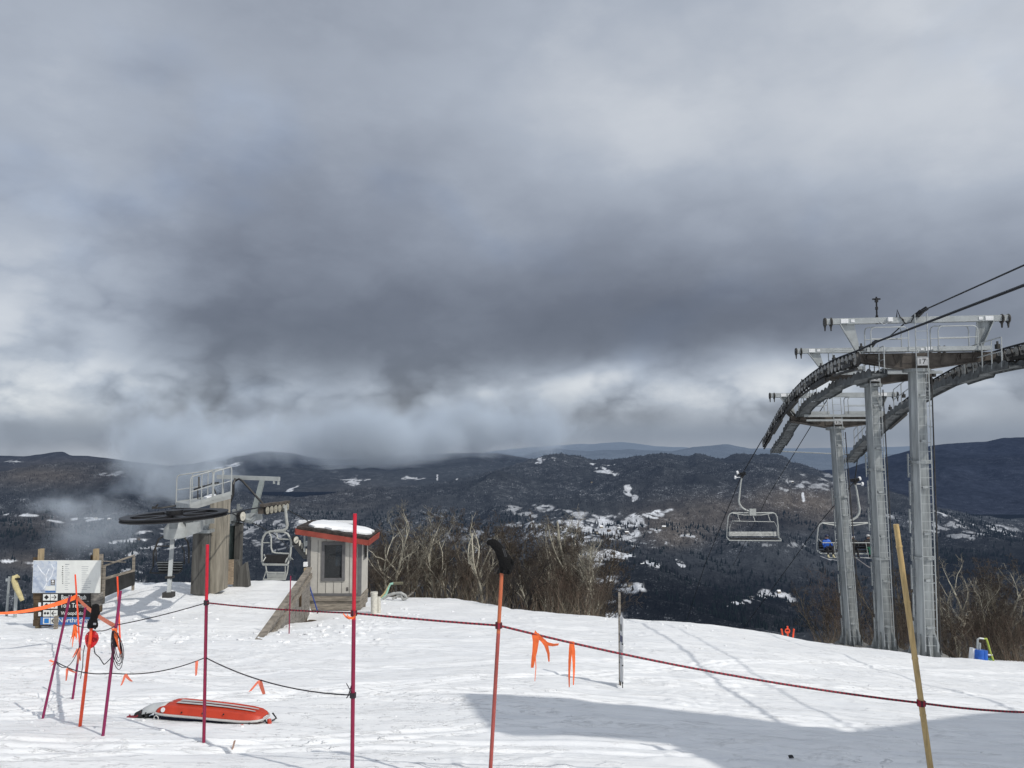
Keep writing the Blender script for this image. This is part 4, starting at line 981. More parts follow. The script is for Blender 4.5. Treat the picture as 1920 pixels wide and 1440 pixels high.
    a0 = P(499.5, 957, 25.8); m = MB(); m.bar(a0 - dr * .2 - axl * .12, a0 + dr * 1.9 - axl * .12, .16, .20)
    m.bar(a0 - dr * .25 - axl * .05 + Vector((0, 0, .17)), a0 + dr * .9 - axl * .05 + Vector((0, 0, .17)), .16, .10); m.bar(a0 + dr * 1.0 - axl * .05 + Vector((0, 0, .15)), a0 + dr * 1.9 - axl * .05 + Vector((0, 0, .15)), .16, .10)
    asm = m.build('sheave_train', GIRDER, root)
    sm = sheave_mesh('cream_sheave', .15, .07, .8, [RUBBER, mat('worn_cream', (.36, .34, .28), .5, 0, .2, 14)])
    ang = math.atan2(axl.y, axl.x)
    for k in range(6): put(sm, 'sheave', asm, a0 + dr * (.33 * k), (0, 0, ang))
    big = sheave_mesh('cream_sheave', .175, .12, .8, [RUBBER, CREAM]); 
    put(big, 'deflection_sheave', root, P(452, 968, 25.5), (0, 0, ang - .1))
    # mast, footing
    m = MB(); m.tube([P(435, 985, 25.8), P(434, 1085, 25.8)], .145, 14)
    for k in range(4): m.lathe(P(435, 998 + k * 24, 25.8), (0, 0, 1), [(-.01, .12), (-.01, .155), (.01, .155), (.01, .12)], 14)
    m.build('tube_mast', GREEN_D, root, smooth=True)
    m = MB(); quad_prism(m, [(441, 980), (451, 983), (448, 1065), (438, 1058)], 25.5, .3); m.build('grey_mast', CONC_D, root)
    m = MB(); quad_prism(m, [(436, 1100), (466, 1100), (460, 1055), (449, 1064), (446, 1052), (437, 1050)], 25.1, .25); m.build('footing', CONC_D, root)
    m = MB(); bx(m, 417, 1050, 436, 1096, 25.0, .08); m.build('plywood_board', mat('plywood', (0.40, 0.31, 0.22), .8, 0, .3, 5, .2, 20, (1, 1, 6)), root)
    return c, R
BW_C, BW_R = return_station()
cable('haul_rope', [P(424, 964, 20.0), P(455, 957, 23.5), P(490, 951, 25.6), P(500, 950, 25.9), P(532, 952, 27.8), P(575, 975, 31), P(600, 1000, 40), P(640, 1060, 60)], .022, 'thin dark haul rope from bullwheel over the cream sheaves and down behind hut')
cable('haul_rope', [P(322, 953, 21.4), P(420, 955, 24.2), P(458, 974, 26), P(490, 988, 28), P(515, 1003, 31), P(535, 1020, 36), P(545, 1040, 44), P(550, 1060, 60)], .020, 'thin dark haul rope running down past the double chair')

def far_tower():
    root = thing('lift_tower', 'small lower lift tower mostly hidden behind the hut roof', 'chairlift tower', P(612, 1120, 34))
    m = MB(); m.tube([P(612, 1150, 34), P(612, 1000, 34)], .2, 10); m.build('mast', STEEL, root)
    m = MB(); m.bar(P(561, 978, 34), P(664, 979, 34), .2, .12); m.build('lifting_beam', WHITE, root)
    m = MB(); m.bar(P(571, 1003, 34), P(571, 1035, 34), .06); m.bar(P(571, 1020, 34), P(612, 1012, 34), .2); m.build('crossarm', STEEL, root)
    m = MB(); a, b = P(553, 1015, 33), P(574, 1042, 36); m.bar(a, b, .2, .3); tr = m.build('sheave_train', STEEL_D, root)
    me = sheave_mesh('pale_sheave', .17, .10, .8, [RUBBER, CREAM])
    for k in range(6): put(me, 'sheave', tr, a.lerp(b, k / 5) + Vector((.05, -.15, .08)), (0, 0, -.5))
far_tower()

def double_chair():
    Y = 27.0
    def z(x, y, d=0): return P(420 + x / 6, 870 + y / 6, Y + d)
    root = thing('lift_chair', 'double chair with black seat back hanging left of the hut', 'chairlift chair', z(580, 1300), 'chairs of the left-hand chairlift')
    m = MB(); m.tube([z(690, 485), z(700, 600), z(712, 690), z(703, 722), z(680, 742), z(640, 752), z(560, 756)], .05, 8); m.bar(z(670, 478), z(705, 480), .1); m.build('hanger', CHAIRPAINT, root, smooth=True)
    m = MB(); m.tube([z(440, 1128, -.1), z(428, 1090), z(424, 1000), z(428, 870), z(445, 815), z(475, 775), z(520, 758), z(660, 762), z(715, 785), z(742, 830), z(756, 880), z(750, 990), z(735, 1080), z(715, 1130, -.1)], .036, 7)
    m.tube([z(505, 770, -.05), z(530, 820, -.05), z(530, 940, -.05), z(545, 990, -.05), z(590, 1003, -.05), z(730, 1010, -.05)], .03, 6); m.tube([z(590, 760), z(600, 830), z(620, 845), z(740, 848)], .022, 6); m.tube([z(440, 885), z(530, 885)], .02, 5)
    m.build('bail_frame', CHAIRPAINT, root, smooth=True)
    m = MB(); vs = [z(466, 1022, -.1), z(724, 1022, -.1), z(694, 1122, -.12), z(446, 1108, -.12)]; m.add(vs + [v + Vector((0, .06, 0)) for v in vs], [(0, 1, 2, 3), (7, 6, 5, 4), (0, 4, 5, 1), (1, 5, 6, 2), (2, 6, 7, 3), (3, 7, 4, 0)]); m.build('backrest', SEATPAD, root)
    m = MB(); m.bar(z(438, 1130, -.2), z(718, 1132, -.2), .06, .06); m.tube([z(728, 1020), z(690, 1110, -.2)], .025, 5); m.tube([z(450, 1020), z(468, 1050, -.1), z(440, 1095, -.2)], .022, 5)
    m.tube([z(468, 1135, -.2), z(478, 1200, -.2), z(442, 1298, -.3), z(690, 1302, -.3), z(712, 1220, -.2), z(722, 1140, -.2)], .025, 6); m.tube([z(735, 1040), z(778, 1075, -.2), z(735, 1080)], .018, 5)
    m.build('armrest_frame', CHAIRPAINT, root)
    m = MB()
    for y in (1222, 1246, 1266, 1286): m.bar(z(490, y, -.28), z(690, y + 2, -.28), .05, .05)
    m.bar(z(582, 1215, -.28), z(575, 1290, -.28), .03); m.bar(z(486, 1205, -.28), z(496, 1290, -.28), .04); m.bar(z(692, 1205, -.28), z(682, 1290, -.28), .04); m.bar(z(690, 1150, -.2), z(690, 1215, -.2), .03); m.build('footrest', CHAIRPAINT, root)
double_chair()
def slat_chair():
    Y = 27.4
    def z(x, y, d=0): return P(225 + x / 5.536, 870 + y / 5.536, Y + d)
    root = thing('lift_chair', 'dark slatted double chair hanging behind the post under the bullwheel', 'chairlift chair', z(520, 1135), 'chairs of the left-hand chairlift')
    m = MB(); m.tube([z(345, 1060), z(350, 910), z(372, 860), z(400, 780), z(470, 742), z(600, 740), z(668, 762), z(705, 810), z(716, 900), z(712, 1030)], .03, 6); m.tube([z(372, 852), z(540, 852)], .02, 5); m.tube([z(372, 860), z(376, 1010)], .02, 5); m.tube([z(640, 850), z(665, 900), z(668, 1040)], .02, 5); m.build('bail_frame', STEEL_D, root)
    m = MB()
    for y, a, b in ((1022, 385, 648), (1045, 392, 646), (1072, 398, 642), (1098, 404, 630)): m.bar(z(a, y), z(b, y), .09, .025)
    m.build('seat_slat', mat('grey_slat', (0.30, .31, .30), .6, 0, .15, 6), root)
    m = MB(); vs = [z(380, 1012, .06), z(652, 1012, .06), z(630, 1125, .06), z(404, 1125, .06)]; m.add(vs + [v + Vector((0, .05, 0)) for v in vs], [(0, 1, 2, 3), (7, 6, 5, 4), (0, 4, 5, 1), (1, 5, 6, 2), (2, 6, 7, 3), (3, 7, 4, 0)]); m.build('backrest', SEATPAD, root)
    m = MB(); m.tube([z(308, 1130, -.3), z(600, 1134, -.3), z(650, 1085)], .025, 5); m.tube([z(345, 1060), z(308, 1130, -.3)], .02, 5); m.build('footrest', STEEL_D, root)
slat_chair()

# ================================================================ lift hut
def hut():
    Y = 27.0
    HUTW = mat('beige_hut_siding', (0.50, 0.482, 0.44), 0.75, 0, 0.08, 3, 0.08, 30); TRIM = mat('grey_trim', (0.15, 0.15, 0.155), 0.65, 0, 0.12, 5)
    RED = mat('red_fascia', (0.30, 0.060, 0.042), 0.55, 0, 0.15, 4); SHING = mat('dark_shingle', (0.055, 0.045, 0.04), 0.9, 0, 0.4, 8, 0.4, 25)
    def z(x, y, d=0): return P(540 + x / 5.76, 950 + y / 5.76, Y + d)
    root = thing('lift_hut', 'small beige lift operator hut with red fascia and snow on its roof', 'hut', z(500, 1080))
    D = 1.35
    a, b = z(228, 310), z(780, 400); c0, d0 = z(228, 960), z(780, 960); x0, x1 = c0.x, d0.x; zb = c0.z; za, zc = a.z + .12, b.z + .12
    wl, wr, wt, wb = z(392, 405).x, z(594, 405).x, z(392, 405).z, z(392, 775).z
    m = MB(); th = .06
    # front wall built round the window opening
    m.prism([(x0, zb), (wl, zb), (wl, za - (za - zc) * (wl - x0) / (x1 - x0)), (x0, za)], (0, Y, 0), (1, 0, 0), (0, 0, 1), (0, th, 0))
    m.prism([(wr, zb), (x1, zb), (x1, zc), (wr, za - (za - zc) * (wr - x0) / (x1 - x0))], (0, Y, 0), (1, 0, 0), (0, 0, 1), (0, th, 0))
    m.prism([(wl, zb), (wr, zb), (wr, wb), (wl, wb)], (0, Y, 0), (1, 0, 0), (0, 0, 1), (0, th, 0))
    m.prism([(wl, wt), (wr, wt), (wr, za - (za - zc) * (wr - x0) / (x1 - x0)), (wl, za - (za - zc) * (wl - x0) / (x1 - x0))], (0, Y, 0), (1, 0, 0), (0, 0, 1), (0, th, 0))
    m.build('front_wall', HUTW, root)
    m = MB(); m.box(((x1 - th / 2), Y + th + (D - th) / 2 + .001, (zb + zc) / 2), (th, D - th, zc - zb)); m.build('side_wall', HUTW, root)
    m = MB(); m.box(((x0 + th / 2), Y + th + (D - th) / 2 + .001, (zb + za) / 2), (th, D - th, za - zb)); m.build('side_wall', HUTW, root)
    m = MB(); m.prism([(x0 + th, zb), (x1 - th, zb), (x1 - th, zc), (x0 + th, za)], (0, Y + D, 0), (1, 0, 0), (0, 0, 1), (0, -th, 0)); m.build('back_wall', HUTW, root)
    m = MB()
    for x in (245, 325, 412, 498, 585, 668, 742):
        p = z(x, 500).x
        if wl - .05 < p < wr + .05: m.box((p, Y - .004, (zb + wb - .12) / 2), (.012, .012, wb - .12 - zb)); m.box((p, Y - .004, (wt + .1 + za - .15) / 2), (.012, .012, abs(za - .22 - wt)))
        else: m.box((p, Y - .004, (zb + zc) / 2), (.012, .012, zc - zb - .02))
    m.build('siding_groove', mat('groove_shadow', (.16, .155, .145), .9), root)
    m = MB(); m.box((x1 - .045, Y - .012, (zb + zc) / 2), (.10, .024, zc - zb)); m.box((x0 - .03, Y - .012, (zb + za) / 2), (.10, .024, za - zb)); m.box((x1 + .012, Y + .04, (zb + zc) / 2), (.022, .10, zc - zb)); m.box(((x0 + x1) / 2, Y - .016, zb + .03), (x1 - x0 + .05, .032, .09)); m.build('corner_trim', TRIM, root)
    # window
    fo = .10; m = MB()
    m.box(((wl + wr) / 2, Y - .02, wt + fo / 2 - .02), (wr - wl + 2 * fo - .04, .04, fo)); m.box(((wl + wr) / 2, Y - .02, wb - fo / 2 + .02), (wr - wl + 2 * fo - .04, .045, fo))
    for x in (wl - fo / 2 + .02, wr + fo / 2 - .02): m.box((x, Y - .021, (wt + wb) / 2), (fo, .04, wt - wb - .042))
    fr = m.build('window', TRIM, root)
    gl = bpy.data.materials.new('window_glass'); gl.use_nodes = True; nt = gl.node_tree; pb = nt.nodes['Principled BSDF']; pb.inputs['Base Color'].default_value = (.085, .09, .097, 1); pb.inputs['Roughness'].default_value = .04
    tr = nt.nodes.new('ShaderNodeBsdfTransparent'); tr.inputs[0].default_value = (.75, .8, .82, 1); mx = nt.nodes.new('ShaderNodeMixShader'); mx.inputs[0].default_value = .42
    link(nt, tr.outputs[0], mx.inputs[1]); link(nt, pb.outputs[0], mx.inputs[2]); link(nt, mx.outputs[0], nt.nodes['Material Output'].inputs[0])
    m = MB(); m.box(((wl + wr) / 2, Y + .03, (wt + wb) / 2), (wr - wl, .008, wt - wb)); m.build('pane', gl, fr)
    m = MB(); q0, q1 = z(510, 428), z(576, 645); m.box(((q0.x + q1.x) / 2, Y + .10, (q0.z + q1.z) / 2), (q1.x - q0.x, .02, q0.z - q1.z)); m.build('window_reflection_panel', mat('pale_blue_reflection', (.50, .58, .68), .6, 0, .2, 3), root)  # added pale blue panel imitating the bright reflection in the window
    m = MB(); sz0, sz1 = z(800, 430).z, z(800, 600).z; m.box((x1 + .012, Y + .75, (sz0 + sz1) / 2), (.03, .55, sz0 - sz1)); sw = m.build('window', TRIM, root)
    m = MB(); m.box((x1 + .022, Y + .75, (sz0 + sz1) / 2), (.02, .43, sz0 - sz1 - .1)); m.build('pane', mat('dark_glass', (.015, .018, .022), .05, 0, .1, 2), sw)
    # roof: slopes down to the right
    rl, rr = z(88, 250), z(866, 372); yf, yb = Y - .28, Y + D + .32
    rl = Vector((rl.x * yf / Y, yf, rl.z * yf / Y)); rr = Vector((rr.x * yf / Y, yf, rr.z * yf / Y)); sl = (rr - rl); up = Vector((-sl.z, 0, sl.x)).normalized()
    m = MB(); m.add([rl, rr, rr + Vector((0, yb - yf, 0)), rl + Vector((0, yb - yf, 0))] + [v + up * .10 for v in (rl, rr, rr + Vector((0, yb - yf, 0)), rl + Vector((0, yb - yf, 0)))], [(0, 3, 2, 1), (4, 5, 6, 7), (0, 1, 5, 4), (1, 2, 6, 5), (2, 3, 7, 6), (3, 0, 4, 7)])
    for r in range(11):       # courses of shakes
        for k in range(9):
            u0 = r / 11; w0 = k / 9 + random.uniform(-.01, .01); p = rl.lerp(rr, u0) + Vector((0, (yb - yf) * w0 , 0)) + up * .105; q = rl.lerp(rr, u0 + .1) + Vector((0, (yb - yf) * w0, 0)) + up * .115
            m.bar(p + Vector((0, .11, 0)), q + Vector((0, .11, 0)), (yb - yf) / 9 * .95, .025 + random.uniform(0, .02), up)
    rf = m.build('roof', SHING, root)
    m = MB(); m.bar(rl + Vector((0, -.02, 0)) - up * .06, rr + Vector((.03, -.02, 0)) - up * .06, .04, .17, up); m.bar(rr + Vector((.04, -.04, 0)) - up * .04, rr + Vector((.04, yb - yf, 0)) - up * .04, .04, .20, up); m.bar(rl + Vector((-.02, 0, 0)) - up * .04, rl + Vector((-.02, yb - yf, 0)) - up * .04, .04, .17, up); m.build('fascia', RED, root)
    m = MB(); edge = [(.12, .20), (.22, .12), (.34, .22), (.46, .14), (.52, .24), (.62, .16), (.70, .26), (.80, .18), (.93, .22), (.99, .38), (.95, .55), (.98, .68), (.88, .80), (.70, .86), (.5, .90), (.3, .94), (.14, .9), (.10, .6)]
    def rp_(u, w, h): return rl.lerp(rr, u) + Vector((0, (yb - yf) * w, 0)) + up * h
    n = len(edge); lo = [rp_(u, w, .13) for u, w in edge]; mi = [rp_(u, w, .19) for u, w in edge]; c = (.55, .55); hi = [rp_(c[0] + (u - c[0]) * .86, c[1] + (w - c[1]) * .86, .225 + .02 * random.random()) for u, w in edge]
    m.add(lo + mi + hi + [rp_(*c, .25)], [(i, (i + 1) % n, (i + 1) % n + n, i + n) for i in range(n)] + [(i + n, (i + 1) % n + n, (i + 1) % n + 2 * n, i + 2 * n) for i in range(n)] + [(i + 2 * n, (i + 1) % n + 2 * n, 3 * n) for i in range(n)])
    m.build('roof_snow', SNOW, rf, smooth=True, sharp=60)
    m = MB(); d1, d2 = zb - .012, z(500, 1010).z
    m.box(((x0 + x1) / 2, Y + D / 2 - .08, (d1 + d2) / 2 - .0), (x1 - x0 + .06, D + .10, (d1 - d2) - .012)); e1, e2 = z(500, 1016).z, z(500, 1115).z; m.box(((x0 + x1) / 2, Y - .02, (e1 + e2) / 2), (x1 - x0, .07, e1 - e2)); m.box((x1 - .03, Y + D / 2 + .02, (e1 + e2) / 2), (.07, D, e1 - e2)); m.build('deck_board', WOOD, root)
    m = MB()
    for x, yy in ((x0 + .1, Y + .2), (x1 - .12, Y + .2), (x0 + .1, Y + D - .2), (x1 - .1, Y + D - .2)): m.bar((x, yy, e1), (x, yy, gz(x, yy) - .4), .14)
    m.build('stilt', WOOD, root)
    m = MB(); p = z(640, 890); m.box((p.x, Y - .006, p.z), (.07, .010, .12)); m.build('wall_shadow_patch', mat('wall_shadow', (.12, .115, .11), .8), root)  # small shadow low on the wall, painted as a dark patch
    m = MB(); m.box((x0 - .05, Y + .1, z(200, 600).z), (.10, .2, z(200, 300).z - z(200, 660).z)); m.build('grey_side_panel', TRIM, root)
hut()

def retaining_wall():
    root = thing('retaining_wall', 'weathered plank wall holding the side of the snow ramp', 'plank wall', W0)
    T0, T1 = W0 + Vector((0, 0, .02)), W1 + Vector((0, 0, .05)); r = Vector((wdir.y, -wdir.x, 0))
    T0 = T0 - wdir * .25; n = 22; m = MB()
    for k in range(n):
        a = T0.lerp(T1, k / n); b = T0.lerp(T1, (k + 1) / n - .0025); low = min(gz(a.x + r.x * .35, a.y + r.y * .35), a.z) - .5
        m.add([a, b, Vector((b.x, b.y, low)), Vector((a.x, a.y, low))] + [v + r * (.05 + .008 * (k % 3)) for v in (a, b, Vector((b.x, b.y, low)), Vector((a.x, a.y, low)))], [(0, 1, 2, 3), (7, 6, 5, 4), (0, 4, 5, 1), (1, 5, 6, 2), (2, 6, 7, 3), (3, 7, 4, 0)])
    m.build('plank_panel', WOOD_G, root)
    m = MB(); m.bar(T0 + r * .02 + Vector((0, 0, .03)), T1 + r * .02 + Vector((0, 0, .03)), .16, .06); m.bar(T0 + r * .09 - Vector((0, 0, .2)), T1 + r * .09 - Vector((0, 0, .2)), .05, .14); m.build('top_rail', WOOD, root)
    m = MB(); q = T0.lerp(T1, .72) + r * .09; m.bar(q + Vector((0, 0, -.25)), q + Vector((0, 0, -.62)), .06, .05); m.build('slot_block', WOOD_D, root)
    p = P(575, 1068, 26.3); m = MB(); m.bar(p + Vector((0, 0, .06)), Vector((p.x, p.y, gz(p.x + .3, p.y) - .5)), .15, .15); m.build('corner_post', WOOD_Y, root)
    m = MB(); c = P(573, 1058, 26.3); m.box(c, (.12, .12, .14)); m.build('post_snow_cap', SNOW, root)
retaining_wall()
mb = MB(); a = P(580, 1098, 26.4); b = P(595, 1145, 26.1); g = P(597, 1161, 26.0); mb.tube([a, b], .025, 6); o = thing('snow_shovel', 'blue handled shovel leaning by the hut corner', 'shovel', g)
mb.build('handle', mat('blue_handle', (.04, .07, .25), .4), o); mb = MB(); mb.tube([b, b.lerp(g, .5)], .025, 6); mb.bar(b.lerp(g, .45), g + Vector((-.03, 0, -.05)), .16, .03); mb.build('blade', STEEL_D, o)
mb = MB(); n = 16
c = P(566, 1162, 24.4)
rows = []
for i in range(6):
    rr_ = i / 5; rows.append([Vector((c.x + math.cos(t) * .42 * rr_ * (1 + .15 * math.sin(3 * t)), c.y + math.sin(t) * .8 * rr_, gz(c.x + math.cos(t) * .42 * rr_, c.y + math.sin(t) * .8 * rr_) + .14 * (1 - rr_ ** 2) - .02 + random.uniform(-.03, .03))) for t in np.linspace(0, 2 * PI, n)])
mb.grid(rows); o = mb.build('bare_soil', mat('brown_dirt', (.10, .065, .035), .95, 0, .4, 9, .6, 20), smooth=True); tag(o, kind='stuff')

def pipe_and_hose():
    Y = 25.5; g = on(702, Y)
    o = thing('vent_pipe', 'short pale plastic pipe standing in snow right of the hut', 'pipe', g)
    m = MB(); m.tube([g - Vector((0, 0, .2)), P(701.5, 1113, Y)], .108, 18); m.tube([P(701.5, 1114, Y), P(701.5, 1110, Y)], .118, 18); m.build('pipe', CREAM, o, smooth=True)
    m = MB(); q = g + Vector((.14, .1, 0)); m.tube([q - Vector((0, 0, .2)), P(710, 1119, Y + .1)], .06, 12); m.build('side_pipe', CREAM, o, smooth=True)
    Y = 31
    def z(x, y, d=0): return P(640 + x / 9, 1040 + y / 9, Y + d)
    HG = mat('mint_hose', (.35, .62, .50), .5, 0, .15, 6); HY = mat('tan_hose', (.60, .48, .26), .6, 0, .2, 6); GP = mat('grey_hose', (.42, .43, .42), .6, 0, .2, 6)
    o = thing('snowmaking_hydrant', 'snowmaking hydrant with mint and grey hoses before the bare trees', 'hydrant', on(742, 31.5))
    for pts, r, m_, nm in (([(690, 745), (760, 660), (800, 540), (830, 492), (880, 485)], .045, HG, 'hose'), ([(660, 725), (730, 650), (790, 540), (820, 490)], .035, HY, 'hose'), ([(880, 485), (1040, 482)], .06, mat('olive_valve', (.16, .15, .10), .7), 'valve'),
                           ([(700, 745), (780, 690), (900, 650), (1010, 650), (1080, 690), (1110, 730), (1040, 755)], .06, GP, 'hose'), ([(860, 745), (940, 700), (1010, 690), (1040, 760)], .045, GP, 'hose'), ([(920, 740), (920, 520)], .04, STEEL_D, 'riser'), ([(1030, 765), (1130, 700), (1215, 635)], .035, WOOD_G, 'lever')):
        m = MB(); m.tube([z(*p) for p in pts], r, 7); m.build(nm, m_, o, smooth=True)
pipe_and_hose()

# ================================================================ trail sign
def trail_sign():
    Y = 20.6
    root = thing('trail_sign', 'trail sign board with a map above stacked direction plates', 'trail sign', on(125, Y))
    SGB = mat('sign_black', (.012, .012, .013), .45, 0, .1, 3); SGW = mat('sign_white', (.74, .75, .72), .5, 0, .05, 4); SGBL = mat('sign_blue', (.05, .16, .42), .5, 0, .1, 3); SQ = mat('blue_square', (.02, .20, .55), .5, 0, .05, 3)
    m = MB()
    for a, b in (((66, 81),) , ((167, 187),)) if False else (((62, 94)), ((166, 186))):
        for k in range(5):
            y0 = 1112 + k * 12.5
            if a > 100 and k > 2: break
            bx(m, a + (k % 2), y0, b, y0 + 12, Y + .02, .16)
        m.build('log_backing', WOOD_D, root); m = MB()
    m = MB(); bx(m, 168, 1112, 187, 1136, Y + .0, .15); m.build('grey_planks', WOOD_G, root)
    for a, b in ((74, 81), (177, 184)):
        m = MB(); p = P((a + b) / 2, 1029, Y + .15); m.bar(p, Vector((p.x, p.y, gz(p.x, p.y) - .3)), .10, .12); m.build('post', WOOD_Y, root)
    m = MB(); bx(m, 62, 1045, 73, 1052, Y + .2, .05); bx(m, 170, 1041, 181, 1052, Y + .2, .05); m.build('top_block', WOOD_D, root)
    # map board
    mapm = bpy.data.materials.new('trail_map_print'); mapm.use_nodes = True; nt = mapm.node_tree; b = nt.nodes['Principled BSDF']; tc = nt.nodes.new('ShaderNodeTexCoord').outputs['Object']
    n1 = noise(nt, tc, 5.5, 6, .65, 1.5); n2 = noise(nt, tc, 2.4, 3, .5, .8); c1 = ramp(nt, n1, [(.34, (.16, .23, .40)), (.46, (.38, .47, .62)), (.56, (.66, .71, .78)), (.75, (.50, .53, .56))]); c2 = mixc(nt, n2, c1, (.45, .48, .53)); link(nt, c2, b.inputs['Base Color']); b.inputs['Roughness'].default_value = .45
    m = MB(); bx(m, 62.5, 1051, 186.5, 1112, Y - .04, .04); bd = m.build('map_board', SGW, root)
    m = MB(); bx(m, 63, 1052, 105, 1111.4, Y - .045, .004); m.build('printed_map', mapm, bd)
    m = MB(); 
    for pts in ([(82, 1104), (88, 1092), (86, 1080), (92, 1066)], [(88, 1092), (97, 1080), (101, 1066), (96, 1058)], [(70, 1060), (78, 1072), (86, 1080)], [(72, 1106), (84, 1106), (90, 1098)]): m.tube([P(x, y, Y - .047) for x, y in pts], .018, 4, flat=.15, ref=(1, 0, 0))
    m.build('printed_trail', mat('map_trail_white', (.8, .83, .88), .5), bd)
    m = MB(); bx(m, 95.5, 1087, 102.5, 1097, Y - .051, .004); e = m.build('map_emblem', mat('emblem_brown', (.10, .09, .08), .6), bd)
    m = MB(); m.lathe(P(99, 1090, Y - .0525), (0, 1, 0), [(-.001, .030), (.001, .030)], 16); bx(m, 96.5, 1094, 101.5, 1095.4, Y - .054, .002); m.build('emblem_disc', WHITE, bd)
    m = MB(); bx(m, 85, 1099, 103, 1107, Y - .051, .004); m.build('map_legend', SGW, bd); m = MB(); bx(m, 85, 1108, 104, 1111, Y - .051, .004); m.build('map_strip', SGBL, bd)
    m = MB(); ln = mat('faint_print', (.42, .44, .46), .6)
    for k in range(12):
        y = 1062 + k * 3.9; w = random.uniform(5, 11)
        bx(m, 121.5, y, 121.5 + w, y + .8, Y - .0425, .002); bx(m, 153, y, 153 + random.uniform(9, 18), y + .8, Y - .0425, .002)
    bx(m, 122, 1057.5, 130, 1059, Y - .0425, .002); m.build('faint_text_line', ln, bd)
    m = MB()
    for k in range(9): bx(m, 116.5 - (k in (3, 4)) * .8, 1061.5 + k * 3.9, 118.5, 1063 + k * 3.9, Y - .0425, .002)
    m.build('printed_symbol', SGB, bd)
    # direction plates
    rows = [(1113, 'Boulder Dash', 'd', 1, (115.5, 161)), (1128.2, 'Tom Terrific', 'd', 1, (113.5, 163)), (1143, 'Whoopdedoo', 'dd', -1, (114.5, 160)), (1157.2, 'Northridge', 's', -1, (109.5, 166))]
    for i, (y, t, sym, dr, (ta, tb)) in enumerate(rows):
        m = MB(); x1 = 168 - (i == 3) * .5; bx(m, 79 - (i == 3) * 3, y, x1, y + 14.2, Y - .05, .05); pl_ = m.build('direction_plate', SGBL if i == 3 else SGB, root)
        for a, b in ((81, 93.5), (95, 107.5)):
            m = MB(); bx(m, a, y + 1, b, y + 13, Y - .055, .005); m.build('symbol_panel', SGW, pl_)
        yc = y + 6.8; m = MB(); cen = P(87.2, yc, Y - .0565); s_ = Y / F
        if sym == 'd': m.prism([(-4.4 * s_, 0), (0, -4.4 * s_), (4.4 * s_, 0), (0, 4.4 * s_)], cen, (1, 0, 0), (0, 0, 1), (0, -.002, 0))
        elif sym == 'dd':
            for q in (-2.6, 2.6): m.prism([((q - 2.5) * s_, 0), (q * s_, -3 * s_), ((q + 2.5) * s_, 0), (q * s_, 3 * s_)], cen, (1, 0, 0), (0, 0, 1), (0, -.002, 0))
        else: m.prism([(-4.2 * s_, -4.2 * s_), (4.2 * s_, -4.2 * s_), (4.2 * s_, 4.2 * s_), (-4.2 * s_, 4.2 * s_)], cen, (1, 0, 0), (0, 0, 1), (0, -.002, 0))
        m.build('difficulty_symbol', SQ if sym == 's' else SGB, pl_)
        m = MB(); cen = P(101.2, yc, Y - .0565); t1 = .55
        m.prism([(-4.6 * s_, -t1 * s_), (4.4 * s_, -t1 * s_), (4.4 * s_, t1 * s_), (-4.6 * s_, t1 * s_)], cen, (1, 0, 0), (0, 0, 1), (0, -.002, 0))
        for u in (-1, 1): m.bar(cen + Vector((dr * 4.6 * s_, -.0032, 0)), cen + Vector((dr * .6 * s_, -.0032, u * 4.0 * s_)), .002, 1.5 * s_, (0, 1, 0)) if False else m.prism([(dr * 4.9 * s_, -.0), (dr * 3.2 * s_, 0), (dr * -.2 * s_, u * 3.4 * s_), (dr * .8 * s_, u * 4.3 * s_)], cen - Vector((0, .001 + .001 * (u > 0), 0)), (1, 0, 0), (0, 0, 1), (0, -.0022, 0))
        m.build('arrow', SGB, pl_)
        w = (tb - ta) * s_; text(t, P((ta + tb) / 2, yc + (.8 if i == 2 else 0), Y - .0535), w, (8.4 if i != 3 else 11) * s_, SGW, pl_, offset=.012)
    for y in (1134, 1152):
        m = MB(); bx(m, 72, y - 4, 76.5, y + 3, Y - .02, .03); m.build('reflector', WHITE, root)
    m = MB(); p = P(105.5, 1155, Y - .4); m.bar(p, Vector((p.x, p.y, gz(p.x, p.y) - .1)), .07, .09); m.build('front_stake', WOOD, root)
trail_sign()
def side_fence():
    Y = 22.5
    root = thing('rail_fence', 'short timber rail fence behind the trail sign', 'fence', on(220, Y))
    for px, top in ((190, 1039), (195.5, 1062), (251, 1044)):
        m = MB(); p = P(px, top, Y if px < 250 else Y + 2); m.bar(p, Vector((p.x, p.y, min(gz(p.x, p.y), p.z) - .4)), .055 if px > 194 else .085, .08); m.build('fence_post', WOOD, root)
    m = MB()
    for a, b, w in (((193, 1062), (252, 1041), .04), ((193, 1086), (252, 1069), .07), ((193, 1052), (235, 1054), .02)): m.bar(P(*a, Y), P(*b, Y + 2 if b[0] > 240 else Y + 1), .04, w)
    m.build('fence_rail', WOOD, root)
    m = MB(); vs = [P(194, 1088, Y), P(252, 1071, Y + 2), P(252, 1096, Y + 2), P(194, 1120, Y)]; m.add(vs + [v + Vector((0, .03, 0)) for v in vs], [(0, 1, 2, 3), (7, 6, 5, 4), (0, 4, 5, 1), (1, 5, 6, 2), (2, 6, 7, 3), (3, 7, 4, 0)]); m.build('kick_panel', mat('dark_panel', (.03, .03, .03), .8, 0, .3, 4), root)
side_fence()
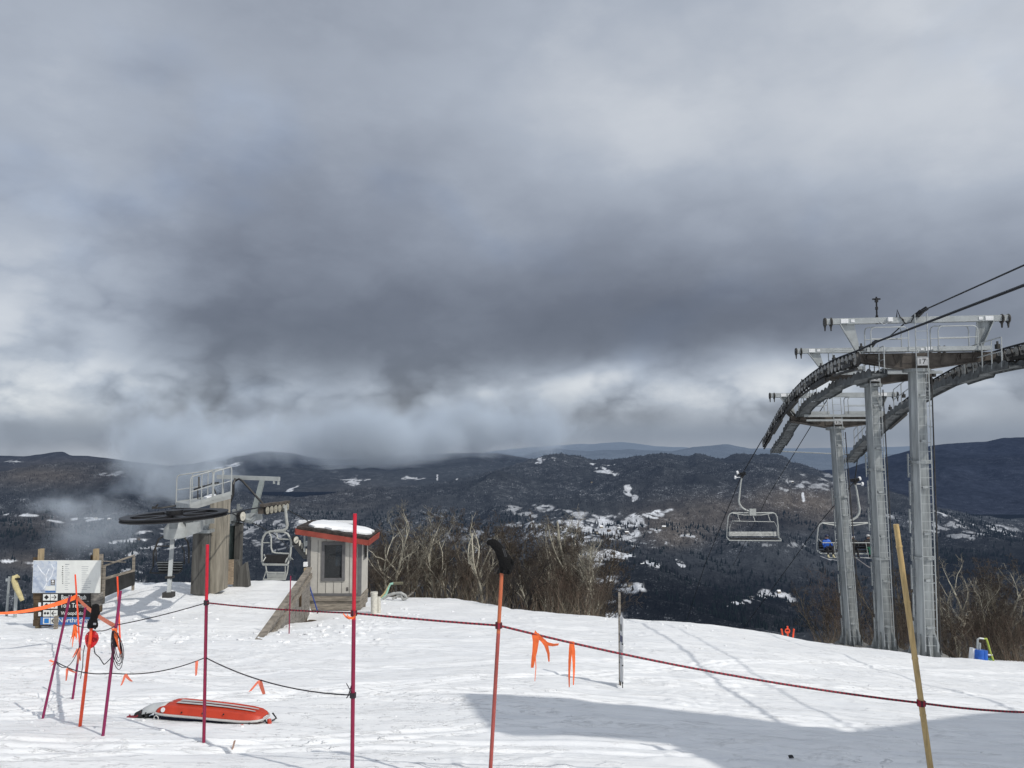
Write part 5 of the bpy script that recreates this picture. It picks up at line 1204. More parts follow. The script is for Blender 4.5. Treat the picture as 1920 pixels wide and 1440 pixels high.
def left_posts():
    Y = 24
    for (px, top, lab) in ((11.5, 1081, 'thin grey steel post at the snow edge left of the sign'),):
        p = P(px + 6, top, Y); b = on(px, Y); m = MB(); m.tube([p, b - Vector((0, 0, .3))], .035, 8); m.box(p - Vector((.03, 0, .1)), (.12, .06, .08)); o = m.build('steel_post', STEEL, smooth=False); tag(o, lab, 'post')
    b = on(28, Y - .3); o = thing('padded_pipe', 'bent pipe with yellow padding at the snow edge', 'snowmaking pipe', b)
    m = MB(); m.tube([b - Vector((0, 0, .3)), P(31, 1092, Y - .3)], .045, 8); m.build('riser', STEEL_L, o)
    m = MB(); m.tube([P(42, 1126, Y - .5), P(37, 1115, Y - .5), P(30, 1100, Y - .5), P(26.5, 1088, Y - .5), P(27, 1082, Y - .5), P(31, 1081, Y - .5), P(34, 1083, Y - .4)], [.055, .07, .08, .08, .075, .065, .05], 9); m.build('padding', mat('straw_foam', (.58, .50, .27), .8, 0, .15, 8), o, smooth=True)
    m = MB(); m.box(P(33, 1085, Y - .5), (.10, .1, .04)); m.box(P(35.5, 1087, Y - .5), (.07, .1, .02)); m.build('coupling', BLACK, o)
left_posts()

# ================================================================ rope line poles
def pole_mat(name, c): return mat(name, c, .38, 0, .12, 7, 0, 40)
RED_T, RED_B = pole_mat('bright_red_pole', (.56, .012, .035)), pole_mat('dark_crimson_pole', (.27, .012, .055))
CRIM = pole_mat('crimson_pole', (.25, .016, .085)); ORNG = pole_mat('fluorescent_orange', (.92, .10, .035)); TERRA = pole_mat('terracotta_pole', (.56, .15, .065)); TERRA_D = pole_mat('dusty_red_pole', (.40, .085, .07))
BAMB = mat('bamboo', (.56, .40, .18), .5, 0, .18, 5, .1, 30, (8, 8, 1)); TAPE = mat('orange_flagging_tape', (.95, .17, .04), .55, 0, .12, 12); TAPE_P = mat('coral_flagging_tape', (.92, .22, .13), .55, 0, .12, 12)
ROPE_B = mat('black_cord', (.03, .022, .03), .7, 0, .3, 40); FLEECE = mat('black_fleece', (.0035, .0035, .004), .95, 0, .3, 30, .5, 60)
def rope_mat():
    m = bpy.data.materials.new('red_black_rope'); m.use_nodes = True; nt = m.node_tree; tc = nt.nodes.new('ShaderNodeTexCoord').outputs['Object']
    w = nt.nodes.new('ShaderNodeTexWave'); w.inputs['Scale'].default_value = 9; w.inputs['Distortion'].default_value = 1; w.bands_direction = 'X'; link(nt, tc, w.inputs[0])
    c = ramp(nt, w.outputs['Fac'], [(.35, (.30, .012, .03)), (.6, (.06, .012, .02))]); link(nt, c, nt.nodes['Principled BSDF'].inputs['Base Color']); nt.nodes['Principled BSDF'].inputs['Roughness'].default_value = .7; return m
ROPE_R = rope_mat()
POLE = {}
def pole(key, top_px, base, r, mats, label, split=None, nodes=0, Yt=None):
    """base: world point on the snow; top pixel at the same distance"""
    r *= .88; base = Vector(base); top = P(*top_px, Yt or base.y); b0 = base - (top - base).normalized() * .25
    o = thing('marker_pole', label, 'pole', base); POLE[key] = (base, top)
    if split is None:
        m = MB(); m.tube([b0, base.lerp(top, .5), top], [r * 1.04, r, r * .96], 10); m.build('pole_shaft', mats[0], o, smooth=True)
    else:
        s = base.lerp(top, split); m = MB(); m.tube([b0, s], r * 1.02, 10); m.build('lower_shaft', mats[1], o, smooth=True)
        m = MB(); m.tube([s, top], r, 10); m.build('upper_shaft', mats[0], o, smooth=True)
    if nodes:
        m = MB(); d = (top - base).normalized()
        for k in range(nodes): m.lathe(base.lerp(top, (k + .6) / nodes), d, [(-.012, r), (-.004, r * 1.13), (.004, r * 1.13), (.012, r)], 12)
        m.build('bamboo_node', BAMB, o, smooth=True)
    return o
def at(key, py):
    b, t = POLE[key]; best = min((abs(proj(*(b.lerp(t, k / 400)))[1] - py), k) for k in range(401)); return b.lerp(t, best[1] / 400)
YB, YC, YD = 6.6, 6.3, 6.6
pole('A', (389, 1021), G(382, 1397), .0180, (RED_T, RED_B), 'red pole standing just behind the orange sled', .72)
pole('B', (665.5, 963), on(660, YB), .0185, (RED_T, RED_B), 'tallest red pole, in front of the hut corner', .60)
pole('C', (941, 1072), on(917, YC), .0175, (TERRA, TERRA_D), 'terracotta pole wearing the black fleece cover', .72)
pole('D', (1680, 983), on(1755, YD), .026, (BAMB,), 'yellow bamboo pole leaning left at the right end of the rope', None, 5)
pole('F1', (131, 1118), G(80, 1348), .0165, (CRIM,), 'leaning crimson pole farthest left, in front of the map sign')
pole('F2', (160, 1139), G(136, 1313), .0165, (CRIM,), 'shortest leaning crimson pole, just left of the black mitten')
pole('F3', (226, 1108), G(193, 1380), .0175, (CRIM,), 'leaning crimson pole carrying the coil of black cord')
pole('O1', (141, 1077), on(150, 16.0), .018, (ORNG,), 'thin orange stick holding the tape knot in front of the map')
pole('O2', (220, 1081), on(226, 15.0), .018, (ORNG,), 'thin orange stick beside the coil of cord')
pole('O3', (172, 1172), G(150, 1362), .0195, (ORNG,), 'fluorescent orange pole with round warning disc')
pole('S', (545, 1080), on(542, 18.3), .014, (RED_B,), 'thin distant red pole in front of the plank wall')
def cord(name, pts, r, m, label, sag=0.0, grp=None, n=6):
    out = [Vector(pts[0])]
    for a, b in zip(pts, pts[1:]):
        a, b = Vector(a), Vector(b)
        for k in range(1, 13): t = k / 12; out.append(a.lerp(b, t) - Vector((0, 0, sag * (b - a).length * 4 * t * (1 - t))))
    mb = MB(); mb.tube(out, r, n); o = mb.build(name, m, smooth=True); tag(o, label, 'rope', grp); return out
aA, aB, aC, aD = at('A', 1130), at('B', 1150), at('C', 1173), at('D', 1318)
cord('rope', [aA, aB], .0075, ROPE_R, 'red rope between the red pole by the sled and the tallest red pole', .006)
r_BC = cord('rope', [aB, aC], .0085, ROPE_R, 'red and black rope from the tallest red pole to the fleece topped pole', .004)
r_CD = cord('rope', [aC, aD, aD + Vector((1.4, .3, -.18))], .0090, ROPE_R, 'red and black rope from the fleece topped pole past the bamboo pole', .016)
for q, r_ in ((aA, .026), (aC, .028), (aB, .027), (aD, .034)):
    mb = MB(); 
    for k in range(3): mb.lathe(q + Vector((0, 0, (k - 1) * .013)), (0.1 * (k - 1), 0, 1), [(-.009, r_ - .012), (-.009, r_), (.009, r_), (.009, r_ - .012)], 10)
    o = mb.build('rope_knot', ROPE_R if q is not aA else ROPE_B); tag(o, {id(aA): 'black cord knot on the red pole by the sled', id(aB): 'red rope knot on the tallest red pole', id(aC): 'red rope knot on the fleece topped pole', id(aD): 'red rope knot round the bamboo pole'}[id(q)], 'knot')
f3 = at('F3', 1172)
cord('rope', [aA, f3], .0055, ROPE_B, 'thin black cord rising from the coil pole to the red pole by the sled', .012)
cord('rope', [f3, P(187, 1183, 8.9), P(163, 1176, 9.6), P(140, 1170, 10.2)], .0055, ROPE_B, 'slack thin cord passing behind the black mitten', .02)
l1, l2, l3, l4 = at('F1', 1240), at('F3', 1262), at('A', 1233), at('B', 1303)
lowline = cord('rope', [l1, l2], .0055, ROPE_B, 'low black cord between the left crimson pole and the coil pole', .035) + cord('rope', [l2, l3], .0055, ROPE_B, 'low black cord drooping from the coil pole to the red pole', .055)
low2 = cord('rope', [l3, l4], .0055, ROPE_B, 'low black cord over the sled end to the tallest red pole', .035)
cord('rope', [l1, at('F2', 1210)], .005, ROPE_B, 'short black cord between the two left crimson poles', .12)
cord('rope', [P(176, 1212, 8.6), P(178, 1225, 8.6), P(186, 1232, 8.55), P(195, 1246, 8.5), P(206, 1236, 8.4), at('F3', 1228)], .005, ROPE_B, 'loose cord loop hanging between the warning disc and the coil pole', .02)
cord('rope', [P(159, 1210, 8.75), P(156, 1225, 8.8), P(155, 1250, 8.8), P(151, 1272, 8.85)], .0045, ROPE_B, 'loose cord end dangling left of the warning disc', 0)
mb = MB(); mb.tube([l4 + Vector((0, 0, .12)), l4 + Vector((-.035, -.01, .0)), l4 + Vector((-.05, -.01, -.02))], .005, 5); mb.tube([l4, l4 + Vector((-.05, -.02, .10))], .004, 5); mb.lathe(l4, (0, 0, 1), [(-.02, .015), (-.02, .026), (.02, .026), (.02, .015)], 10); o = mb.build('rope_knot', ROPE_B); tag(o, 'black cord knot with loose ends low on the tallest red pole', 'knot')
# coil of cord on F3
mb = MB(); a = at('F3', 1180); a.y -= .03
for k in range(5):
    w = .04 + .014 * k; h = .28 + .022 * (k % 4); cx_ = .05 + .008 * k; pts = []
    for j in range(22):
        t = j / 21; an = 2 * PI * t; pts.append(a + Vector((cx_ * math.sin(PI * t) * 1.0 + w * math.sin(an) * .8 * (0.3 + .7 * math.sin(PI * t)), -.012 * k + .01 * math.sin(an * 2), -h * (1 - math.cos(an)) / 2 * (1 + .04 * k) + .0)))
    mb.tube(pts, .0036, 5)
for k in range(5): mb.lathe(a + Vector((.0, .03, -.05 - .028 * k)) , (.1, 0, 1), [(-.011, .012), (-.011, .026 + .004 * (k % 2)), (.011, .026 + .004 * (k % 2)), (.011, .012)], 9)
o = mb.build('cord_coil', ROPE_B); tag(o, 'coil of thin black cord hanging on a leaning crimson pole', 'rope coil')

# flagging tape
def ribbon(m, pts, w, wv=(1, 0, 0), tw=0.0, taper=1.0):
    rows = [[], []]; n = len(pts); wv = Vector(wv).normalized()
    for i, p in enumerate(pts):
        t = i / max(1, n - 1); d = Vector(pts[min(i + 1, n - 1)]) - Vector(pts[max(i - 1, 0)]); v = Quaternion(d, tw * t) @ wv if d.length > 0 else wv; ww = w * (1 - (1 - taper) * t)
        rows[0].append(Vector(p) - v * ww / 2); rows[1].append(Vector(p) + v * ww / 2)
    m.grid(rows)
def tape(name, strands, label, m=TAPE, grp=None):
    mb = MB()
    for s in strands: ribbon(mb, *s)
    o = mb.build(name, m, fix=False); so = o.modifiers.new('thickness', 'SOLIDIFY'); so.thickness = .002; tag(o, label, 'flagging tape', grp); return o
o1k = at('O1', 1119); far = P(-60, 1147, 14.5)
mid = [o1k.lerp(far, t) - Vector((0, 0, .55 * t * (1 - t))) for t in np.linspace(0, 1, 14)]
tape('flagging_tape', [(mid, .095, (0, .1, 1), 0.8, .3)], 'long orange tape stretched from the left edge to the tape knot')
mid2 = [o1k.lerp(at('F3', 1175), t) - Vector((0, 0, .18 * t * (1 - t))) for t in np.linspace(0, 1, 14)]
tape('flagging_tape', [(mid2, .075, (0, .2, 1), 0.5, 1.0)], 'orange tape passing behind the black mitten to the coil pole')
k0 = at('O1', 1170); k0.y -= .1
tape('flagging_tape', [([k0 + Vector((dx * t, -.02, -h * t + .02 * math.sin(6 * t + dx * 40))) for t in np.linspace(0, 1, 9)], .06, (1, .3, 0), 1.4 * sg, .35) for dx, h, sg in ((-.09, .36, 1), (-.04, .40, -1), (.01, .28, 1), (.05, .30, -1), (.08, .22, 1), (-.02, .2, 1))], 'bunch of hanging orange tape ends below the thin stick')
q = at('F3', 1176) + Vector((0, -.03, 0)); tape('flagging_tape', [([q + Vector((.01 + .05 * t, -.02, -.22 * t)) for t in np.linspace(0, 1, 6)], .04, (1, .2, 0), .8, .4), ([q + Vector((-.01 + .10 * t, -.02, -.30 * t)) for t in np.linspace(0, 1, 6)], .025, (1, .2, 0), 1, .4)], 'knotted orange tape end on the coil pole')
def near(line, px): return min(line, key=lambda p: abs(proj(*p)[0] - px))
for px, st, lab in ((107, ((-.06, .02), (-.05, -.05)), 'tiny coral tape bow on the far left crimson pole'), (124, ((-.01, -.14), (.10, -.05)), 'coral tape bow on the short cord by the far left pole'), (233, ((-.04, -.11), (.07, -.07)), 'forked coral tape bow on the cord above the sled nose'), (366, ((-.005, -.14),), 'single coral tape tail left of the red pole by the sled')):
    p = near(lowline, px); tape('tape_marker', [([p + Vector((a * t, -.01, b * t - .01 * math.sin(3 * t))) for t in np.linspace(0, 1, 6)], .032, (1, .2, .5), .7, .75) for a, b in st], lab, TAPE_P)
p = near(low2, 487); tape('tape_marker', [([p + Vector((a * t, -.01, b * t)) for t in np.linspace(0, 1, 6)], .040, (1, .2, .4), .5, .8) for a, b in ((-.085, -.10), (.045, -.125))], 'forked coral tape bow on the cord right of the sled', TAPE_P)
p = at('F2', 1214); tape('tape_marker', [([p + Vector((a * t, -.03, b * t)) for t in np.linspace(0, 1, 6)], .05, (1, .2, .4), .9, .6) for a, b in ((-.07, -.12), (.03, -.16), (.0, -.2))], 'coral tape knot on the shortest crimson pole', TAPE_P)
p = aB + Vector((0, -.03, 0)); tape('tape_marker', [([p + Vector((.035 * math.cos(t) * 1.0 - .01, -.02, .0 - .03 * abs(math.sin(t)))) for t in np.linspace(0, PI, 8)], .018, (0, .3, 1), .3, 1), ([p + Vector((-.02 - .06 * t, -.01, -.035 + .04 * t * t)) for t in np.linspace(0, 1, 6)], .018, (.2, 0, 1), .4, .6)], 'curled orange tape round the tallest red pole')
a1, a2, a3 = near(r_CD, 984), near(r_CD, 1027), near(r_CD, 1091)
def drop(p, pts): return [p + Vector((x * YC / F, -.006, -y * YC / F)) for x, y in pts]
tape('tape_streamer', [(drop(a1, [(-2, -3), (3, 2), (12, 9), (22, 17), (33, 19), (43, 18)]), .045, (.3, 0, 1), .6, .5), (drop(a1, [(14, 10), (20, 20), (24, 34), (25, 49)]), .040, (1, 0, .3), .5, .3), (drop(a2, [(0, -2), (1, 12), (-1, 30), (-4, 46), (-6, 60)]), .058, (1, 0, .1), .5, .4), (drop(a2, [(0, 40), (1, 60), (-1, 84)]), .008, (1, 0, 0), 0, .6)], 'long torn orange streamer with three tails nearer the fleece topped pole')
tape('tape_streamer', [(drop(a3, [(0, -2), (-2, 10), (-4, 35), (-5, 60), (-5, 80)]), .034, (1, 0, .1), .6, .25), (drop(a3, [(0, -2), (3, 14), (4, 35), (4, 55), (3, 76)]), .036, (1, 0, .1), -.6, .25), (drop(a3, [(-4, 0), (5, 1)]), .03, (0, 0, 1), 0, 1)], 'orange streamer of two narrow tails nearer the white trail marker')

# fleece cover on pole C
def blob(name, cps, radii, m, flat=.6, label=None, cat=None, parent=None, n=14):
    """soft tube through control points (spline), elliptical section"""
    cps = [Vector(p) for p in cps]; pts = []; rs = []; k = 6
    for i in range(len(cps) - 1):
        p0, p1, p2, p3 = cps[max(i - 1, 0)], cps[i], cps[i + 1], cps[min(i + 2, len(cps) - 1)]
        for j in range(k):
            t = j / k; pts.append(.5 * ((2 * p1) + (p2 - p0) * t + (2 * p0 - 5 * p1 + 4 * p2 - p3) * t * t + (3 * p1 - p0 - 3 * p2 + p3) * t ** 3)); s = t * t * (3 - 2 * t); rs.append(radii[i] * (1 - s) + radii[i + 1] * s)
    pts.append(cps[-1]); rs.append(radii[-1]); mb = MB(); mb.tube(pts, rs, n, flat=flat, ref=(1, 0, 0)); return mb
def zc(x, y, d=0): return P(890 + x / 7.2, 1000 + y / 7.2, YC + d)
U_ = YC / F / 7.2
o = thing('fleece_neck_warmer', 'floppy black fleece cover pulled over the terracotta pole top', 'fleece cover', zc(400, 520))
mb = blob('', [zc(168, 150), zc(200, 128), zc(262, 140), zc(325, 210), zc(375, 300), zc(415, 380), zc(425, 450), zc(408, 505), zc(402, 538)], [14 * U_, 44 * U_, 62 * U_, 66 * U_, 78 * U_, 98 * U_, 96 * U_, 84 * U_, 86 * U_], None, .55)
mb.build('hood', FLEECE, o, smooth=True)
mb = blob('', [zc(492, 340, -.01), zc(518, 390, -.02), zc(505, 430), zc(480, 470)], [10 * U_, 22 * U_, 24 * U_, 10 * U_], None, .8); mb.build('fold', FLEECE, o, smooth=True)
mb = MB()
for a, b in (((335, 490), (312, 538)), ((470, 490), (478, 532)), ((395, 500), (385, 536))): mb.tube([zc(*a, -.03), zc((a[0] + b[0]) / 2, (a[1] + b[1]) / 2, -.04), zc(*b, -.03)], [14 * U_, 16 * U_, 14 * U_], 6)
mb.build('hem_fold', FLEECE, o, smooth=True)
mb = MB()
for x in (385, 405): ribbon(mb, [zc(x - 8, 205, -.06), zc(x + 10, 260, -.075), zc(x + 28, 318, -.085)], 8 * U_)
mb.build('hood_stripe', mat('grey_stripe', (.06, .062, .068), .6), o)  # two thin lighter grey stripes on the hood front
# mitten on pole O3
b3, t3 = POLE['O3']; YM = t3.y
def zm(x, y, d=0): return P(130 + x / 13.09, 1120 + y / 13.09, YM + d)
UM = YM / F / 13.09
o = thing('mitten', 'black mitten pulled over the top of the orange pole', 'mitten', zm(560, 760))
mb = blob('', [zm(650, 158), zm(648, 200), zm(640, 300), zm(628, 400), zm(605, 500), zm(595, 545)], [30 * UM, 82 * UM, 96 * UM, 96 * UM, 88 * UM, 84 * UM], None, .6); mb.build('hand', FLEECE, o, smooth=True)
mb = blob('', [zm(600, 530), zm(590, 570), zm(578, 620), zm(572, 690), zm(570, 745)], [84 * UM, 104 * UM, 124 * UM, 130 * UM, 116 * UM], None, .6); mb.build('cuff', FLEECE, o, smooth=True)
mb = blob('', [zm(690, 440), zm(722, 400), zm(748, 352)], [26 * UM, 26 * UM, 16 * UM], None, .8); mb.build('thumb', FLEECE, o, smooth=True)
mb = MB(); mb.box(zm(622, 652, -.06), (62 * UM, .006, 44 * UM)); mb.build('cuff_label', mat('grey_label', (.35, .36, .38), .6), o)
mb = MB(); mb.tube([zm(600, 740, -.03), zm(625, 765, -.03), zm(650, 772, -.03)], 18 * UM, 6); mb.build('toggle', BLACK, o)
# warning disc
o = thing('warning_disc', 'round orange plastic warning disc on the mitten topped pole', 'disc sign', zm(545, 1030))
mb = MB(); pts = []
for k in range(28):
    a = 2 * PI * k / 28; x = math.cos(a) * 165; y = math.sin(a) * (190 if math.sin(a) > 0 else 235); x *= 1 - .16 * max(0, -math.sin(a)); x -= 40 * max(0, -math.sin(a)) ** 1.5
    pts.append((x * UM, y * UM))
mb.prism(pts, zm(548, 1015, .02), (1, 0, 0), (0, 0, 1), (0, .008, 0)); mb.build('disc', pole_mat('red_orange_plastic', (.62, .022, .03)), o)
for dx, s in ((-88, 'S L'), (78, 'OW')): text(s, zm(548 + dx, 1040, .017), (80 if dx < 0 else 112) * UM, 105 * UM, mat('dark_red_print', (.13, .006, .01), .6), o, offset=.02)
mb = MB()
for x, y in ((445, 912), (508, 873), (655, 900), (432, 1165)): mb.lathe(zm(x, y, .015), (0, 1, 0), [(-.001, 8 * UM), (.001, 8 * UM)], 8)
mb.build('rivet_hole', WHITE, o)

# ================================================================ rescue sled lying upside down
def sled():
    def z(x, y): return (60 + x / 4, 1200 + y / 4)
    c0 = G(*z(800, 575)); c1 = G(*z(1760, 620)); c0.z = gz(c0.x, c0.y); ux = (c1 - c0); L_ = ux.length; ux.normalize(); uy = Vector((-ux.y, ux.x, 0)).normalized(); uz = ux.cross(uy).normalized()
    if uz.z < 0: uz = -uz
    ORG = mat('orange_sled_hull', (.50, .050, .022), .45, 0, .12, 3); RIMG = mat('sled_rim_grey', (.50, .50, .49), .45, 0, .1, 5); DARK = mat('sled_underside', (.03, .035, .07), .7, 0, .3, 4); PALE = mat('pale_fibreglass', (.55, .57, .57), .35, 0, .1, 4)
    root = thing('rescue_sled', 'orange rescue sled lying upside down on the snow', 'sled', c0)
    W = .36
    def S(t, v, h): return c0 + ux * (t * L_) + uy * (v * W) + uz * h
    # (t, half width scale, base height, deck height)
    st = [(.20, .78, .115, .135), (.225, .9, .112, .160), (.27, .98, .110, .180), (.33, 1, .106, .186), (.55, 1, .094, .172), (.72, 1, .082, .155), (.86, .96, .072, .135), (.93, .84, .068, .120), (.975, .62, .066, .100), (.995, .35, .066, .086)]
    prof = [(0.0, 0), (.02, .10), (.10, .86), (.16, 1.0), (.22, .90), (.35, .88), (.38, .98), (.43, .98), (.46, .88), (.54, .88), (.57, .98), (.62, .98), (.65, .88), (.78, .90), (.84, 1.0), (.90, .86), (.98, .10), (1.0, 0)]
    rows = [[S(t, (v - .5) * w + (0), b + (d - b) * h) for v, h in prof] for t, w, b, d in st]
    m = MB(); m.grid(rows); hull = m.build('hull', ORG, root, smooth=True, sharp=35)
    so = hull.modifiers.new('thickness', 'SOLIDIFY'); so.thickness = .012
    m = MB(); rim = [S(t, -.5 * w - .02, b - .01) for t, w, b, d in st] + [S(1.005, 0, .06)] + [S(t, .5 * w + .02, b - .01) for t, w, b, d in st[::-1]]; m.tube(rim, .013, 6); m.build('rim_tube', RIMG, root, smooth=True)
    m = MB()
    for v in (-.10, .10): ribbon(m, [S(t, v * (.98), d * .985 + .012) for t, w, b, d in st[3:-2]], .05, uy, 0, .4)
    m.build('keel_strip', RIMG, root, fix=False)
    m = MB(); rows = [[S(t, (v - .5) * w * .9, b - (.10 if .1 < v < .9 else 0)) for v in (0, .12, .3, .5, .7, .88, 1)] for t, w, b, d in ((.18, .8, .105, 0), (.3, .98, .10, 0), (.55, .98, .086, 0), (.8, .94, .07, 0), (.93, .8, .06, 0))]; m.grid(rows); m.build('dark_underside', DARK, root, smooth=True)  # dark sheet filling the gap under the hull
    m = MB(); rows = []
    for t, h, w in ((.035, .075, .5), (.05, .11, .62), (.09, .14, .70), (.15, .16, .76), (.21, .172, .80), (.245, .182, .84)): rows.append([S(t, (v - .5) * w, h - abs(v - .5) ** 2 * .25) for v in np.linspace(0, 1, 9)])
    m.grid(rows); e = m.build('end_hood', PALE, root, smooth=True); so = e.modifiers.new('thickness', 'SOLIDIFY'); so.thickness = .01
    m = MB(); m.lathe(S(.055, -.2, .05), uy, [(-.06, .03), (-.06, .05), (.16, .05), (.16, .03)], 16); m.box(S(.12, -.32, .05), (.03, .03, .09)); m.box(S(.16, -.2, .02), (.10, .08, .03)); m.build('brake_roller', RUBBER, root)
    m = MB(); m.tube([S(-.02, -.30, .05), S(.0, -.40, .03), S(.05, -.36, .05), S(.07, -.3, .09)], .012, 5); m.tube([S(-.03, -.36, .03), S(.04, -.30, .04)], .018, 6); m.build('tail_handle', pole_mat('maroon_grip', (.22, .02, .03)), root)
    m = MB(); ring = [S(.235, -.56, .075) + (ux * math.cos(a) * .028 + uz * (math.sin(a) * .03 - .012)) for a in np.linspace(0, 2 * PI, 13)[:-1]]; m.tube(ring, .006, 5, closed=True); m.build('lifting_ring', RIMG, root)
    for v0, v1 in ((-.46, -.18), (.05, .34)):
        m = MB(); a, b = S(.93, v0, .05), S(.99, v1 + .1, .05); m.tube([a, S(.95, v0 - .1, .0), S(1.0, (v0 + v1) / 2, -.02), S(1.03, v1, .01), b], .010, 6); m.build('handle_bar', BLACK, root)
    for t, v in ((.90, -.66), (1.03, -.1)):
        m = MB(); m.tube([S(t, v, .055), S(t + .008, v - .03, .02), S(t + .012, v - .06, -.03)], [.02, .024, .02], 8); m.build('hand_grip', ORG, root, smooth=True)
    m = MB(); 
    for t in (.26, .42, .58, .74): m.lathe(S(t, -.48, .13), uy, [(-.002, .009), (.004, .009)], 8)
    m.build('rivet', BLACK, root)
    m = MB(); d = (-uy * .94 + uz * .35).normalized(); cc = S(.275, -.475, .148); m.lathe(cc, d, [(0, .026), (.004, .026)], 16); b_ = m.build('round_badge', WHITE, root); 
    return c0, L_, ux, uy
SLED = sled()

# ================================================================ white trail marker post
def marker():
    b = G(1165, 1285); Y = b.y
    def z(x, y, d=0): return P(1120 + x / 6.26, 1080 + y / 6.26, Y + d)
    root = thing('trail_marker_post', 'wooden post with a narrow white trail sign seen edge-on', 'marker post', b)
    m = MB(); t = z(258, 195); m.bar(t, Vector((t.x, Y, b.z - .3)), .032, .045); m.build('post', WOOD_Y if False else WOOD, root)
    m = MB(); vs = [z(263, 468, -.05), z(300, 492, -.35), z(300, 1262, -.35), z(263, 1232, -.05)]; m.add(vs + [v + Vector((.012, .006, 0)) for v in vs], [(0, 1, 2, 3), (7, 6, 5, 4), (0, 4, 5, 1), (1, 5, 6, 2), (2, 6, 7, 3), (3, 7, 4, 0)]); pn = m.build('sign_panel', mat('frosted_sign', (.62, .63, .64), .5, 0, .1, 8), root)
    def face(x0, y0, x1, y1, m_, nm):
        m = MB(); f = lambda x: -.05 - .30 * (x - 263) / 37; vs = [z(x0, y0, f(x0)), z(x1, y0 + (x1 - x0) * .65, f(x1)), z(x1, y1 + (x1 - x0) * .65, f(x1)), z(x0, y1, f(x0))]; vs = [v - Vector((.003, .002, 0)) for v in vs]; m.add(vs, [(0, 1, 2, 3)]); m.build(nm, m_, pn, fix=False)
    face(268, 560, 287, 640, mat('grey_print', (.16, .17, .17), .6), 'printed_arrow'); face(266, 690, 297, 765, mat('navy_print', (.05, .06, .14), .6), 'printed_square')
    for v in [v for v in (0,)]: face(271, 705, 292, 752, WHITE, 'square_centre') if False else None
    for y in (860, 905, 940): face(268, y, 285, y + 22, mat('pale_print', (.36, .37, .42), .6), 'faint_lettering')
    m = MB()
    for x, y, f in ((262, 468, 0), (262, 680, 0), (262, 770, 0), (262, 1012, 0), (262, 1228, 0), (294, 800, -.3), (296, 1050, -.3), (296, 1255, -.3)): m.box(z(x, y, f - .05), (.02, .02, .016))
    m.bar(z(270, 1235, -.1), z(274, 1285, -.1), .012); m.bar(z(296, 1262, -.33), z(297, 1315, -.33), .012); m.build('bolt', BLACK, root)
marker()

# ================================================================ small things
def slow_markers():
    Y = 26.8
    for (px, top, bt, lean, lab) in ((1467, 1179, 1191, 3, 'left leaning orange stick at the snow edge'), (1487, 1179, 1193, -2.5, 'right leaning orange stick at the snow edge')):
        b = on(px + lean * .6, Y); m = MB(); m.tube([b - Vector((0, 0, .15)), P(px - lean * .6, top, Y)], .028, 8); o = m.build('edge_stick', ORNG, smooth=True); tag(o, lab, 'marker stick')
    b = on(1477, Y); o = thing('edge_disc_marker', 'small orange disc marker on a stick at the snow edge', 'disc marker', b)
    m = MB(); m.tube([b - Vector((0, 0, .15)), P(1476.5, 1174, Y - .02)], .026, 8); m.build('stick', ORNG, o, smooth=True)
    m = MB(); m.lathe(P(1476.5, 1183, Y - .05), (0, 1, 0), [(-.01, .02), (-.01, .088), (.01, .088), (.01, .02)], 20); m.build('disc', ORNG, o)
    m = MB(); m.box(P(1476.5, 1182, Y - .065), (.10, .006, .05)); m.build('disc_print', mat('dark_red_print', (.13, .006, .01), .6), o)
slow_markers()
def right_equipment():
    Y = 24.6
    def z(x, y, d=0): return P(1720 + x / 5.145, 980 + y / 5.145, Y + d)
    b = on(1838, Y); o = thing('padded_hydrant', 'blue pad wrapped round a hydrant at the right snow edge', 'padded hydrant', b)
    m = MB(); m.cur = 0
    for i in range(7): pass
    m.tube([z(592, 1345), z(597, 1225)], [.15, .135], 14); m.tube([z(640, 1345), z(638, 1232)], .12, 12); m.build('blue_pad', mat('blue_vinyl', (.02, .12, .52), .4, 0, .15, 6, .3, 8), o, smooth=True)
    m = MB(); vs = [z(540, 1218), z(572, 1222), z(566, 1340), z(528, 1340)]; m.add(vs + [v + Vector((0, .2, 0)) for v in vs], [(0, 1, 2, 3), (7, 6, 5, 4), (0, 4, 5, 1), (1, 5, 6, 2), (2, 6, 7, 3), (3, 7, 4, 0)]); m.build('white_box', WHITE, o)
    m = MB(); m.tube([z(578, 1230), z(582, 1125), z(600, 1115), z(640, 1120)], .028, 6); m.tube([z(600, 1230), z(602, 1160)], .035, 6); m.build('riser', STEEL_L, o)
    m = MB(); m.tube([z(640, 1122), z(665, 1118), z(680, 1160), z(700, 1240), z(735, 1335)], .03, 7); m.build('yellow_hose', mat('lime_hose', (.42, .50, .08), .5, 0, .15, 6), o, smooth=True)
    m = MB(); m.tube([z(672, 1335), z(680, 1300), z(695, 1310), z(712, 1340)], .03, 7); m.build('green_hose', mat('dark_green_hose', (.05, .22, .11), .5, 0, .15, 6), o, smooth=True)
    m = MB(); m.tube([z(670, 1275), z(722, 1276)], .03, 6); m.build('nozzle', STEEL_L, o)
right_equipment()
g = G(434, 1408); mb = MB(); mb.bar(g - Vector((0, 0, .05)), P(440, 1389, g.y), .03, .012); o = mb.build('wooden_stake', mat('splintered_stake', (.42, .28, .22), .8)); tag(o, 'small broken wooden stake sticking out of the near snow', 'stake')
g = G(1484, 1427); mb = MB(); mb.prism([(-.022, -.004), (.026, -.006), (.02, .006), (0, .009), (-.02, .006)], g + Vector((0, 0, .012)), (1, 0, .1), (0, .5, .5), (0, .03, .01)); o = mb.build('bark_scrap', mat('dark_scrap', (.02, .02, .024), .8)); tag(o, 'small dark scrap lying in the shaded snow', 'scrap')
